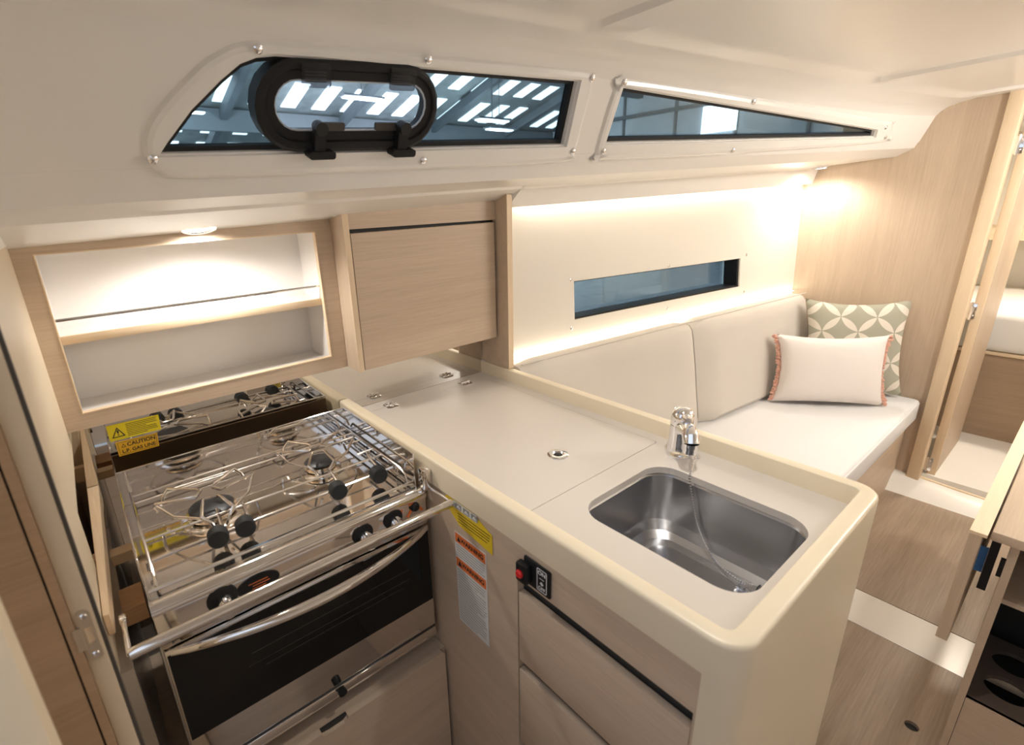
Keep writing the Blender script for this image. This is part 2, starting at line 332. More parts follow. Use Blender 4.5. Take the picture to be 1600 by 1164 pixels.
for z in (0.954, 1.013): MB().lathe([(0.0042, 0), (0.003, 0.0015)], (SX_-0.001, 0.6924, z), (0, -1, 0), 12).build('screw', 'chrome', spo)
box('strike_tab', 'plate', spo, (SX_-0.0155, SX_-0.0075, 0.6905, 0.6948, 0.967, 1.0))
box('latch_hole', 'edge', spo, (SX_-0.004, SX_+0.003, 0.694, 0.6948, 0.972, 0.996))
MB().box(-0.30, -0.107, 0.50, 0.53, 0.0, 1.60, 0.012).build('trim_2', 'mould', None, kind='structure', label='pale post at the companionway in front of the wooden door')

# ------------------------------------------------------------------ headliner (coachroof lining) as one lofted shell
X1W, X2W = 0.10, 3.15
def hs(X): return 0.078+max(0, 2.75-X)*0.042
def roof_rec(X): return 0.011 if (1.09 < X < 2.235 or 2.30 < X < 3.02 or 0.35 < X < 0.98) else 0.0
def section(X, rec):
    Yw, zw = 1.141-0.15*X, 1.577+0.0345*X
    h = hs(X); top = zw+h
    g = 1.0 if X <= 1.151 else 0.0
    lip = 1.4265+0.0375*X if g else 1.455+0.0233*(X-1.14)
    if g: P = [(1.52, lip+0.005), (1.40, lip+0.001), (1.362, lip), (1.28, lip+0.012), (1.197, 1.470+0.036*X), (1.190, 1.4775+0.036*X)]
    else:
        yt = hullY(X, 1.48); t = (X-1.15)/2.0; f2 = (1.09-0.12*t)
        P = [(yt+0.03, lip+0.032), (yt-0.028, lip+0.030), (yt-0.034, lip), (yt-0.040, lip+0.001), (yt-0.058, 1.509+0.066*t), (yt-0.066, 1.516+0.066*t)]
    c0 = (Yw+0.028+0.017*X, zw-0.080); c1 = (Yw+0.022, zw-0.048); c1b = (Yw+0.012, zw-0.025)
    P += [c0, (Yw+0.027+0.008*X, zw-0.064), c1, c1b]
    P += [(Yw-0.38*h*q, zw+h*q) for q in (0.0, 0.35, 0.7, 1.0)]
    yt_ = Yw-0.38*h
    P += [(yt_-0.014, top+0.017), (yt_-0.035, top+0.032), (yt_-0.07, top+0.043), (yt_-0.105, top+0.049)]
    zr = top+0.052; yr = yt_-0.12
    P += [(yr, zr), (yr-0.022, zr+rec), (yr-0.06, zr+rec+0.002), (0.25, zr+rec+0.012), (-0.25, zr+rec+0.02), (-0.8, zr+0.01), (-1.3, zr-0.1)]
    return [(X, y, z) for y, z in P]
xs = [XB-0.001, 0.0, 0.1, 0.2, 0.34, 0.352, 0.6, 0.9, 0.978, 0.99, 1.08, 1.092, 1.12, 1.15, 1.152, 1.3, 1.6, 1.9, 2.2, 2.234, 2.246, 2.29, 2.302, 2.6, 2.9, 3.018, 3.03, 3.1, 3.152]
# windows are cut out of the cabin side: keep the loft out of the two window areas and fill them with surround plates
SEC_SIDE0, SEC_SIDE1 = 9, 13      # indices c1b .. top of the side
rowsA = [section(x, roof_rec(x)) for x in xs]
ceil = thing('ceiling', (1.5, 0.3, 1.85), 'cream moulded headliner with cabin side and recessed roof panels', None, None, 'structure')
MB().grid([r[:SEC_SIDE0+1] for r in rowsA]).build('side_deck_lining', 'gel', ceil, 20)
MB().grid([r[SEC_SIDE1:] for r in rowsA]).build('roof_lining', 'gel', ceil)
W1o = [(0.176, -0.002), (0.19, 0.016), (0.234, 0.066), (0.285, 0.111), (0.318, 0.136), (0.345, 0.146), (0.377, 0.15), (0.481, 0.149), (0.652, 0.144), (0.855, 0.14), (1.084, 0.136), (1.095, -0.002)]
W2o = [(1.237, 0.127), (2.690, 0.024), (2.705, 0.003), (1.237, 0.001)]
def side_pt(X, h, d): return cabP(X, h, -d)
low = [(x, -0.025) for x in xs]; hi = [(x, hs(x)) for x in xs]
outl = low+hi[::-1]
sd = MB().plate(outl, [W1o, W2o], side_pt, 0.012)
# bottom row must meet c1b: c1b lies at (Yw+0.012, zw-0.025) which is slightly outboard of the plane
sd.build('cabin_side', 'gel', ceil)
MB().box(XB-0.001, XB+0.003, 0.80, 1.5, 1.432, 2.0).build('aft_lining', 'gel', ceil)
MB().box(XB-0.06, 1.2, 1.53, 1.56, 0.0, 1.6).build('wall_galley', 'woodx', None, kind='structure', label='hull lining hidden behind the galley')
# fascia end chamfer where the galley box stops
e0 = section(1.151, 0); e1 = section(1.152, 0)
MB().hexa([(1.148, 1.40, 1.47), (1.148, 1.28, 1.4815), (1.165, 1.28, 1.483), (1.165, 1.40, 1.47), (1.148, 1.40, 1.53), (1.148, 1.192, 1.518), (1.175, 1.20, 1.519), (1.185, 1.40, 1.53)]).build('fascia_end', 'gel', ceil)

def bez_outline(pts, n=4):   # closed Catmull-Rom smoothing
    out = []; m = len(pts)
    for i in range(m):
        p0, p1, p2, p3 = (Vector((*pts[(i+k) % m], 0)) for k in (-1, 0, 1, 2))
        for k in range(n):
            t = k/n; q = 0.5*((2*p1)+(p2-p0)*t+(2*p0-5*p1+4*p2-p3)*t*t+(3*p1-p0-3*p2+p3)*t**3); out.append((q.x, q.y))
    return out
def inset(pts, d):
    m = len(pts); out = []; ar = sum(pts[i][0]*pts[(i+1) % m][1]-pts[(i+1) % m][0]*pts[i][1] for i in range(m)); sg = 1 if ar > 0 else -1
    for i in range(m):
        a, b, c = Vector(pts[i-1]), Vector(pts[i]), Vector(pts[(i+1) % m]); t1 = (b-a).normalized(); t2 = (c-b).normalized()
        n1 = Vector((-t1.y, t1.x))*sg; n2 = Vector((-t2.y, t2.x))*sg; nn = (n1+n2).normalized(); q = b+nn*d/max(0.45, nn.dot(n1)); out.append((q.x, q.y))
    return out
def cab_window(name, glassO, trimO, screws, label, cut=None):
    c = cabP(*glassO[0]); w_ = thing(name, c, label, None, None, 'structure')
    # proud surround with rounded rim: stacked outlines
    m = MB(); n = len(trimO); L0 = trimO; L1 = inset(trimO, 0.006); L2 = inset(trimO, 0.014)
    for (A, ha), (B, hb) in (((L0, 0.0), (L1, 0.006)), ((L1, 0.006), (L2, 0.008))):
        m.add([cabP(x, h, ha) for x, h in A]+[cabP(x, h, hb) for x, h in B], [(i, (i+1) % n, n+(i+1) % n, n+i) for i in range(n)], True)
    g0 = inset(glassO, -0.004)
    m.plate(L2, [g0], lambda x, h, d: cabP(x, h, 0.008-d), 0.0005)
    k = len(g0)
    m.add([cabP(x, h, 0.008) for x, h in g0]+[cabP(x, h, -0.03) for x, h in glassO], [(i, (i+1) % k, k+(i+1) % k, k+i) for i in range(k)])
    m.build('surround', 'gelw', w_)
    MB().plate(inset(glassO, -0.001), [inset(glassO, 0.008)], lambda x, h, d: cabP(x, h, -0.012-d), 0.02).build('gasket', 'rubber', w_)
    MB().plate(inset(glassO, -0.002), [cut] if cut else [], lambda x, h, d: cabP(x, h, -0.026-d), 0.005).build('pane', 'tint', w_)
    for X, h in screws:
        p = cabP(X, h, 0.0085); s = MB().lathe([(0.0085, 0), (0.0085, 0.001), (0.005, 0.004), (0.0, 0.0042)], p, (0, -0.93, -0.35), 14); s.build('screw', 'chrome', w_)
    return w_
# opening portlight on window_1
def stad(x0, x1, y0, y1, n=10):
    r = (y1-y0)/2; cy = (y0+y1)/2; out = []
    for k in range(n+1): a = -PI/2+PI*k/n; out.append((x1-r+r*math.cos(a)*1.0, cy+r*math.sin(a)))
    for k in range(n+1): a = PI/2+PI*k/n; out.append((x0+r+r*math.cos(a)*1.0, cy+r*math.sin(a)))
    return out
PO = stad(0.335, 0.706, -0.002, 0.150); PM = stad(0.352, 0.694, 0.016, 0.136); PIo = stad(0.370, 0.681, 0.034, 0.119)
T1 = bez_outline([(0.150, 0.004), (0.170, 0.055), (0.241, 0.124), (0.284, 0.153), (0.325, 0.168), (0.39, 0.171), (0.677, 0.168), (1.09, 0.160), (1.132, 0.140), (1.138, 0.05), (1.138, -0.018), (1.105, -0.044), (0.696, -0.047), (0.24, -0.045), (0.171, -0.033)])
T2 = bez_outline([(1.212, 0.135), (1.245, 0.149), (1.808, 0.118), (2.72, 0.058), (2.80, 0.045), (2.83, 0.012), (2.80, -0.022), (1.846, -0.041), (1.258, -0.043), (1.214, -0.026), (1.206, 0.065)])
w1 = cab_window('window_1', W1o, T1, [(0.346, 0.160), (0.673, 0.160), (1.12, 0.145), (1.124, -0.016), (0.69, -0.026), (0.162, -0.008)], 'large slanted cabin window with a black opening portlight', inset(PO, 0.02))
w2 = cab_window('window_2', W2o, T2, [(1.231, 0.140), (1.802, 0.108), (2.742, 0.036), (2.789, 0.0), (1.81, -0.028), (1.234, -0.018)], 'long tapering triangular cabin window')
m = MB(); n = len(PO)
def ring(m, A, ha, B, hb, sm=True):
    n = len(A); m.add([cabP(x, h, ha) for x, h in A]+[cabP(x, h, hb) for x, h in B], [(i, (i+1) % n, n+(i+1) % n, n+i) for i in range(n)], sm)
ring(m, PO, -0.03, PO, 0.010); ring(m, PO, 0.010, inset(PO, 0.006), 0.015); ring(m, inset(PO, 0.006), 0.015, PM, 0.015); ring(m, PM, 0.015, inset(PM, 0.003), 0.009); ring(m, inset(PM, 0.003), 0.009, PIo, 0.009); ring(m, PIo, 0.009, PIo, -0.02)
fr_ = m.build('portlight_frame', 'black', w1)
MB().plate(inset(PIo, -0.001), [], lambda x, h, d: cabP(x, h, 0.0-d), 0.004).build('pane', 'clear', fr_)
MB().plate(inset(PIo, 0.0), [inset(PIo, 0.003)], lambda x, h, d: cabP(x, h, 0.006-d), 0.003).build('clear_edge', 'rimw', fr_)
for X in (0.443, 0.615):
    MB().plate(rrect(X-0.027, X+0.027, 0.108, 0.146, 0.005), [], lambda x, h, d: cabP(x, h, 0.021-d), 0.004).build('hinge_cover', 'ghost', fr_)
    hb = MB()
    for q in (0.116, 0.121, 0.126, 0.131): hb.add([cabP(X-0.02, q, 0.0165), cabP(X+0.02, q, 0.0165), cabP(X+0.02, q+0.002, 0.0165), cabP(X-0.02, q+0.002, 0.0165)], [(0, 1, 2, 3)])
    hb.build('hinge_slots', 'inkg', fr_)
for X, sg in ((0.447, 1), (0.622, -1)):
    l = MB(); l.plate(rrect(X-0.022, X+0.030, -0.010, 0.004, 0.005), [], lambda x, h, d: cabP(x, h, 0.036-d), 0.028)
    l.plate(rrect(X-0.010, X+0.012, 0.0, 0.040, 0.005), [], lambda x, h, d: cabP(x, h, 0.030-d), 0.016)
    a = Vector(cabP(X, 0.044, 0.012)); b = Vector(cabP(X, 0.044, 0.040)); l.lathe([(0.011, 0), (0.013, 0.006), (0.013, (b-a).length)], a, (b-a), 14)
    lo = l.build('latch', 'black', fr_)
    MB().plate(rrect(min(X, X+sg*0.055), max(X, X+sg*0.055), 0.036, 0.050, 0.003), [], lambda x, h, d: cabP(x, h, 0.016-d), 0.008).build('latch_lever', 'seal', lo)

# starboard side of the cabin and roof edge (behind the camera)
MB().box(-0.98, -0.95, -1.3, 0.74, 0.0, 1.25).build('wall_daylight_block', 'woodx', None, kind='structure', label='unseen wooden wall added aft to cut daylight on the galley')  # unseen wall added to keep daylight off the lower left
MB().box(-0.95, 3.15, -1.33, -1.3, 0.0, 1.95).build('wall_starboard', 'gel', None, kind='structure', label='cream starboard cabin side')

# ------------------------------------------------------------------ galley: mirror splash, shelf locker, hanging cabinet
ms = MB().box(XB-0.04, 1.112, MY, MY+0.004, 0.45, 1.04).build('mirror_splashback', 'mirror', None, label='polished steel splashback behind the stove and worktop', cat='splashback')
sl = thing('shelf_locker', (0.25, 1.366, 1.027), 'open wooden shelf locker with pale frame above the stove', 'shelf')
FY = 1.358
MB().plate([(XB, 1.0265), (0.585, 1.0265), (0.585, 1.456), (XB, 1.431)], [[(-0.049, 1.0625), (0.5405, 1.0665), (0.5390, 1.4185), (-0.0495, 1.4105)]], lambda x, z, h: (x, FY+h, z), 0.014).build('frame', 'woodx', sl)
MB().plate([(-0.0495, 1.062), (0.541, 1.066), (0.5395, 1.419), (-0.050, 1.411)], [[(-0.0475, 1.0645), (0.5385, 1.0685), (0.5370, 1.4165), (-0.0475, 1.4085)]], lambda x, z, h: (x, FY-0.001+h, z), 0.016).build('edge_band', 'edge', sl)
MB().box(XB, 0.585, 1.505, 1.51, 1.04, 1.47).build('back_panel', 'shelfw', sl)
MB().box(XB, 0.585, 1.379, 1.505, 1.048, 1.055).build('bottom_panel', 'shelfw', sl)
MB().box(-0.056, -0.0505, 1.373, 1.505, 1.05, 1.43).build('side_panel', 'shelfw', sl); MB().box(0.542, 0.548, 1.373, 1.505, 1.05, 1.445).build('side_panel', 'shelfw', sl)
MB().box(-0.05, 0.5415, 1.381, 1.505, 1.219, 1.233).build('shelf', 'shelfw', sl)
MB().box(-0.05, 0.5415, 1.374, 1.381, 1.217, 1.236, 0.001).build('shelf_edge', 'edge', sl)
MB().tube([(-0.05, 1.378, 1.2705), (0.5415, 1.378, 1.2705)], 0.0035).build('fiddle_rail', 'chrome', sl)

hc = thing('hanging_cabinet', (0.85, 1.30, 1.03), 'pale wooden hanging cabinet with a plain door above the worktop', 'cabinet')
MB().hexa([(0.586, 1.28, 1.026), (0.600, 1.28, 1.026), (0.600, 1.371, 1.026), (0.586, 1.371, 1.026), (0.586, 1.28, 1.465), (0.600, 1.28, 1.465), (0.600, 1.371, 1.455), (0.586, 1.371, 1.455)]).build('side_panel', 'woodz', hc)
MB().box(0.585, 0.601, 1.2785, 1.280, 1.026, 1.463).build('edge_band', 'edgez', hc)
MB().hexa([(0.601, 1.284, 1.421), (1.117, 1.284, 1.421), (1.117, 1.30, 1.421), (0.601, 1.30, 1.421), (0.601, 1.284, 1.466), (1.117, 1.284, 1.486), (1.117, 1.30, 1.483), (0.601, 1.30, 1.463)]).build('top_fascia', 'woodx', hc)
MB().hexa([(0.6035, 1.280, 1.028), (1.108, 1.280, 1.030), (1.108, 1.296, 1.030), (0.6035, 1.296, 1.028), (0.6035, 1.280, 1.4105), (1.108, 1.280, 1.4135), (1.108, 1.296, 1.4135), (0.6035, 1.296, 1.4105)], 0.0012, 1).build('door', 'woodx', hc)
MB().box(0.601, 1.117, 1.297, 1.371, 1.032, 1.046).build('bottom_panel', 'woodx', hc)
MB().box(0.601, 1.117, 1.30, 1.37, 1.046, 1.42).build('dark_inside', 'dark', hc)
pt = thing('partition_panel', (1.13, 1.30, 0.922), 'upright wooden end panel between cabinet and settee', 'panel')
MB().hexa([(1.118, 1.231, 0.9225), (1.139, 1.231, 0.9225), (1.139, 1.40, 0.9225), (1.118, 1.40, 0.9225), (1.118, 1.231, 1.50), (1.139, 1.231, 1.50), (1.139, 1.40, 1.475), (1.118, 1.40, 1.474)]).build('panel', 'woodx', pt)
MB().box(1.1175, 1.1395, 1.229, 1.231, 0.9225, 1.495).build('edge_band', 'edgez', pt)

# ------------------------------------------------------------------ worktop with fiddle
wt = thing('worktop', (0.85, 0.8, 0.86), 'greige galley worktop with raised cream fiddle around it', 'worktop')
SX0, SX1, SY0, SY1 = 0.695, 0.984, 0.232, 0.566
sinkO = rrect(SX0, SX1, SY0, SY1, 0.055, 8)
hat = rrect(0.5835, 1.0745, 0.6235, 1.318, 0.006, 2)
MB().plate([(0.579, 0.203), (1.11, 0.203), (1.11, 1.373), (0.579, 1.373)], [sinkO, hat], lambda x, y, h: (x, y, 0.88-h), 0.016).build('top_panel', 'counter', wt)
ht = MB().plate(rrect(0.5848, 1.0732, 0.6248, 1.3167, 0.006, 2), [], lambda x, y, h: (x, y, 0.88-h), 0.015).build('hatch_lid', 'counter', wt)
MB().box(0.5835, 1.0745, 0.6235, 1.318, 0.855, 0.862).build('hatch_rebate', 'dark', wt)
MB().lathe([(0.0, -0.001), (0.0265, -0.001), (0.0265, 0.002), (0.024, 0.0035), (0.014, 0.0035), (0.012, 0.001), (0.0, 0.001)], (0.838, 0.747, 0.88), (0, 0, 1), 28).build('ring_pull', 'chrome', ht)
MB().lathe([(0.0, 0.0012), (0.011, 0.0012), (0.006, 0.0025), (0, 0.0025)], (0.838, 0.747, 0.88), (0, 0, 1), 16).build('pull_centre', 'dark', ht)
for x in (0.697, 0.992):
    h = MB()
    for dy in (-0.011, 0.011): h.lathe([(0.013, 0), (0.013, 0.002), (0.010, 0.004), (0, 0.0045)], (x+0.006, 1.318+dy, 0.88), (0, 0, 1), 16); h.lathe([(0.013, 0), (0.013, 0.002), (0.010, 0.004), (0, 0.0045)], (x-0.010, 1.318+dy, 0.88), (0, 0, 1), 16)
    h.tube([(x-0.02, 1.318, 0.884), (x+0.016, 1.318, 0.884)], 0.004)
    for dx, dy in ((-0.010, -0.011), (0.006, -0.011), (-0.010, 0.011), (0.006, 0.011)): h.sphere((x+dx, 1.318+dy, 0.8845), 0.004)
    h.build('hinge', 'chrome', ht)
def upath(xl, xr, yi, yb, r, n=8):
    P = [(xl, yb)]
    for k in range(n+1): a = PI+PI/2*k/n; P.append((xl+r+r*math.cos(a), yi+r+r*math.sin(a)))
    for k in range(n+1): a = -PI/2+PI/2*k/n; P.append((xr-r+r*math.cos(a), yi+r+r*math.sin(a)))
    P.append((xr, yb)); return P
cp = upath(0.5655, 1.1235, 0.1905, MY-0.001, 0.030)
fp = [(-0.0155, 0.857), (-0.0155, 0.914), (-0.0145, 0.9178), (-0.012, 0.9205), (-0.0085, 0.9215), (0.0125, 0.9215), (0.0145, 0.9208), (0.0155, 0.919), (0.0155, 0.864), (0.0155, 0.857)]
MB().sweep(cp, fp).build('fiddle', 'mould', wt, 35)

# ------------------------------------------------------------------ galley cabinet under the worktop
gc = thing('drawer_cabinet', (0.85, 0.7, 0.0), 'pale wooden galley cabinet with drawers under the worktop', 'cabinet')
CX = 0.5515
m = MB().plate([(0.2240, 0.0), (1.372, 0.0), (1.372, 0.856), (0.2240, 0.856)], [[(0.2275, 0.30), (0.5915, 0.30), (0.5915, 0.777), (0.2275, 0.777)]], lambda y, z, h: (CX+h, y, z), 0.018); m.build('side_panel', 'woody', gc)
MB().box(CX+0.019, 0.59, 0.222, 0.593, 0.28, 0.80).build('drawer_void', 'dark', gc)
MB().box(CX+0.001, CX+0.016, 0.229, 0.589, 0.566, 0.742, 0.0015).build('drawer', 'woody', gc)
MB().box(CX+0.001, CX+0.016, 0.229, 0.589, 0.33, 0.541, 0.0015).build('drawer', 'woody', gc)
ep = [(0.5655, 0.2235)]+cp[1:-1]+[(1.1235, 0.30)]
MB().sweep(ep, [(-0.0153, 0.0), (-0.0153, 0.8568), (0.008, 0.8568), (0.008, 0.0)]).build('end_panel', 'mould', gc)
MB().box(1.12, 1.138, 0.30, 1.372, 0.0, 0.856).build('settee_side_panel', 'mould', gc)
# switch
sw = thing('switch_panel', (CX, 0.535, 0.82), 'black on-off switch plate with a red button on the cabinet side', 'switch')
MB().box(CX-0.006, CX-0.0005, 0.500, 0.568, 0.787, 0.8465, 0.003).build('plate', 'black', sw)
MB().box(CX-0.022, CX-0.006, 0.545, 0.574, 0.796, 0.838, 0.004).build('button_housing', 'black', sw)
MB().lathe([(0.0085, 0), (0.0085, 0.003), (0.006, 0.0055), (0, 0.006)], (CX-0.022, 0.561, 0.817), (-1, 0, 0), 16).build('button', 'red', sw)
mp = MB().plate(rrect(0.507, 0.532, 0.793, 0.842, 0.003), [rrect(0.5085, 0.5305, 0.7945, 0.8405, 0.002)], lambda y, z, h: (CX-0.0062-h, y, z), 0.0004); mp.build('print_border', 'wprint', sw)
tm = lambda y, z: frame_m((CX-0.0066, y, z), (0, -1, 0), (0, 0, 1))
text('lettering', 'ON', 0.012, 'wprint', sw, tm(0.5195, 0.833)); text('lettering', 'OFF', 0.010, 'wprint', sw, tm(0.5195, 0.800))
MB().add([(CX-0.0065, 0.5195+a, 0.8215+b) for a, b in ((0.006, -0.0008), (-0.006, -0.0008), (-0.006, 0.0008), (0.006, 0.0008))], [(0, 1, 2, 3)]).build('print_line', 'wprint', sw)
MB().add([(CX-0.0065, 0.5195+a, 0.811+b) for a, b in ((0.005, 0), (0, 0.005), (-0.005, 0), (0, -0.005))], [(0, 1, 2, 3)]).build('diamond_mark', 'wprint', sw)

# stickers on the cabinet side
def sticker(name, quad, mat, label, fn, t=0.0006):
    o = thing(name, fn(*quad[0], 0), label, 'sticker'); MB().plate(quad, [], lambda a, b, h: fn(a, b, h), t).build('backing', mat, o); return o
fs_ = lambda lift: (lambda y, z, h: (CX-0.0005-lift-h, y, z))
def lines(o, mat, y0, y1, z0, z1, n, fn, ragged=0.25, th=0.45):
    m = MB(); dz = (z1-z0)/n
    for i in range(n):
        e = y1+(y0-y1)*random.uniform(0, ragged) if i % 4 == 3 else y1+(y0-y1)*random.uniform(0, 0.06)
        z = z1-dz*(i+0.5); m.add([fn(y0, z-dz*th/2, 0.0008), fn(e, z-dz*th/2, 0.0008), fn(e, z+dz*th/2, 0.0008), fn(y0, z+dz*th/2, 0.0008)], [(0, 1, 2, 3)])
    m.build('small_print', mat, o)
f0, f1 = fs_(0.0), fs_(0.0008)
ws = sticker('warning_label', [(0.7965, 0.5185), (0.6850, 0.5205), (0.6865, 0.7735), (0.7985, 0.7725)], 'white', 'white paper warning label with two orange headings on the cabinet', f0)
for z0, z1 in ((0.745, 0.7705), (0.678, 0.7035)):
    MB().add([f0(0.796, z0, 0.0008), f0(0.689, z0, 0.0008), f0(0.689, z1, 0.0008), f0(0.796, z1, 0.0008)], [(0, 1, 2, 3)]).build('heading_band', 'ored', ws)
    text('lettering', 'WARNING', 0.0165, 'ink', ws, frame_m(f0(0.735, (z0+z1)/2, 0.001), (0, -1, 0), (0, 0, 1)))
    MB().add([f0(0.789, z0+0.005, 0.0011), f0(0.775, z0+0.005, 0.0011), f0(0.782, z1-0.005, 0.0011)], [(0, 1, 2)]).build('triangle_mark', 'ink', ws)
lines(ws, 'lgrey', 0.793, 0.692, 0.707, 0.742, 5, f0, 0.4, 0.3); lines(ws, 'lgrey', 0.793, 0.690, 0.524, 0.674, 20, f0, 0.4, 0.3)
ys = sticker('yellow_notice', [(0.775, 0.7965), (0.664, 0.7850), (0.6635, 0.8330), (0.728, 0.8555), (0.822, 0.8555), (0.832, 0.836)], 'gold', 'large yellow gas notice stuck below the worktop fiddle', f1)
lines(ys, 'ink', 0.78, 0.668, 0.803, 0.832, 4, f1, 0.2, 0.28)
ps = sticker('pictogram_sticker', [(0.795, 0.838), (0.712, 0.838), (0.712, 0.8553), (0.795, 0.8553)], 'white', 'small strip of pictograms above the yellow notice', fs_(0.0018))
f2 = fs_(0.0018)
for k in range(3):
    y = 0.786-k*0.028; MB().plate(rrect(y-0.022, y, 0.840, 0.8535, 0.001), [[(y-0.02, 0.842), (y-0.002, 0.842), (y-0.011, 0.8515)]], lambda a, b, h: f2(a, b, 0.0007+h), 0.0003).build('pictogram', 'inkg', ps)
# stickers on the splashback
fm = lambda x, z, h: (x, MY-0.0004-h, z)
y2 = sticker('caution_notice', [(-0.0155, 0.9758), (0.0890, 0.9755), (0.0905, 1.0145), (-0.0157, 1.0160)], 'yellow', 'yellow caution notice with warning triangle on the steel splashback', fm)
MB().plate([(-0.010, 0.983), (0.017, 0.983), (0.0035, 1.008)], [[(-0.0065, 0.985), (0.0135, 0.985), (0.0035, 1.0035)]], lambda a, b, h: fm(a, b, 0.0007+h), 0.0002).build('warning_triangle', 'ink', y2)
MB().add([fm(0.0022, 0.9915, 0.0008), fm(0.0048, 0.9915, 0.0008), fm(0.0056, 1.0, 0.0008), fm(0.0014, 1.0, 0.0008), fm(0.0022, 0.987, 0.0008), fm(0.0048, 0.987, 0.0008), fm(0.0048, 0.9897, 0.0008), fm(0.0022, 0.9897, 0.0008)], [(0, 1, 2, 3), (4, 5, 6, 7)]).build('exclamation_mark', 'ink', y2)
lines(y2, 'ink', 0.021, 0.085, 0.979, 1.012, 8, fm, 0.4, 0.34)
o2 = sticker('gas_line_sticker', [(-0.0068, 0.9345), (0.0762, 0.9345), (0.0788, 0.9690), (-0.0070, 0.9715)], 'orange', 'orange sticker reading CAUTION L.P. GAS LINE on the splashback', fm)
MB().plate([(-0.0035, 0.9375), (0.0733, 0.9375), (0.0755, 0.9665), (-0.0037, 0.9688)], [[(-0.0029, 0.9382), (0.0726, 0.9382), (0.0748, 0.9658), (-0.0030, 0.9680)]], lambda a, b, h: fm(a, b, 0.0007+h), 0.0002).build('print_border', 'ink', o2)
text('lettering', 'CAUTION', 0.0130, 'ink', o2, frame_m(fm(0.0435, 0.9595, 0.0009), (1, 0, 0), (0, 0, 1))); text('lettering', 'L.P. GAS LINE', 0.0118, 'ink', o2, frame_m(fm(0.036, 0.9445, 0.0009), (1, 0, 0), (0, 0, 1)))
MB().plate([(0.002, 0.955), (0.012, 0.955), (0.007, 0.9645)], [[(0.004, 0.9562), (0.010, 0.9562), (0.007, 0.962)]], lambda a, b, h: fm(a, b, 0.0007+h), 0.0002).build('warning_triangle', 'ink', o2)

# ------------------------------------------------------------------ sink, plug, faucet
sk = thing('sink', (0.84, 0.40, 0.70), 'rectangular brushed steel sink set into the worktop', 'sink')
m = MB(); prv = None
levels = [(-0.006, 0.8635, 0.058), (-0.004, 0.861, 0.058), (0.0, 0.855, 0.056), (0.004, 0.80, 0.055), (0.008, 0.745, 0.055), (0.016, 0.722, 0.055), (0.030, 0.711, 0.052), (0.048, 0.707, 0.045)]
R = [[(x, y, z) for x, y in rrect(SX0-0.003+i, SX1+0.003-i, SY0-0.003+i, SY1+0.003-i, max(0.02, rr), 8)] for i, z, rr in levels]
for A, B in zip(R, R[1:]):
    n = len(A); m.add(A+B, [(i, (i+1) % n, n+(i+1) % n, n+i) for i in range(n)], True)
DC = (0.925, 0.292)
n = len(R[-1]); m.add(R[-1], [tuple(range(n))], True)
skb = m.build('basin', 'steelb', sk)
MB().lathe([(0.042, 0.0), (0.042, 0.002), (0.038, 0.0035), (0.030, 0.0005), (0.024, -0.001), (0, -0.001)], (*DC, 0.7076), (0, 0, 1), 28).build('drain_ring', 'chrome', sk)
pg = thing('sink_plug', (*DC, 0.712), 'sink plug on a bead chain hanging into the basin', 'plug')
MB().lathe([(0.0, 0.0), (0.022, 0.0), (0.026, 0.008), (0.022, 0.012), (0.008, 0.013), (0.0, 0.013)], (*DC, 0.7095), (0.12, 0.1, 1), 24).build('plug', 'chrome', pg)
MB().tube([(DC[0]+0.01*math.cos(a*PI/6), DC[1], 0.729+0.008*math.sin(a*PI/6)) for a in range(12)], 0.0018, 6, True).build('ring', 'dark', pg)
pegp = Vector((1.068, 0.514, 0.884))
ctrl = [Vector(p) for p in ((1.068, 0.514, 0.888), (1.03, 0.502, 0.8845), (0.992, 0.487, 0.884), (0.978, 0.482, 0.874), (0.972, 0.468, 0.835), (0.970, 0.452, 0.785), (0.968, 0.43, 0.745), (0.957, 0.40, 0.722), (0.945, 0.365, 0.7145), (0.934, 0.325, 0.7185), (DC[0], DC[1]+0.008, 0.735))]
pts = []
for i in range(len(ctrl)-1):
    p0, p1, p2, p3 = ctrl[max(0, i-1)], ctrl[i], ctrl[i+1], ctrl[min(len(ctrl)-1, i+2)]
    for k in range(12): t = k/12; pts.append(0.5*((2*p1)+(p2-p0)*t+(2*p0-5*p1+4*p2-p3)*t*t+(3*p1-p0-3*p2+p3)*t**3))
m = MB(); acc = 0.0; last = pts[0]
for p in pts:
    L = (p-last).length
    while acc+L >= 0.0062:
        f = (0.0062-acc)/L; last = last.lerp(p, f); L = (p-last).length; acc = 0; m.sphere(last, 0.0030, 6, 4)
    acc += L; last = p
ch = m.build('bead_chain', 'chrome', pg); ch['kind'] = 'stuff'
MB().lathe([(0.007, 0), (0.007, 0.003), (0.004, 0.005), (0.004, 0.009), (0, 0.010)], (1.068, 0.514, 0.8802), (0, 0, 1), 14).build('chain_peg', 'chrome', pg)
fa = thing('faucet', (1.060, 0.556, 0.88), 'chrome single-lever faucet standing behind the sink', 'faucet')
fd = Vector((-0.72, -0.69, 0)); FB = Vector((1.060, 0.556, 0.88))
MB().lathe([(0.0305, 0.0), (0.0305, 0.003), (0.0285, 0.006), (0.0275, 0.03), (0.0262, 0.076), (0.0262, 0.077)], FB, (0, 0, 1), 32).build('body', 'chrome', fa)
MB().lathe([(0.0250, 0.077), (0.0250, 0.079), (0.0266, 0.080), (0.0268, 0.096), (0.0245, 0.109), (0.018, 0.117), (0.008, 0.120), (0.0, 0.1205)], FB, (0, 0, 1), 32).build('lever_cap', 'chrome', fa)
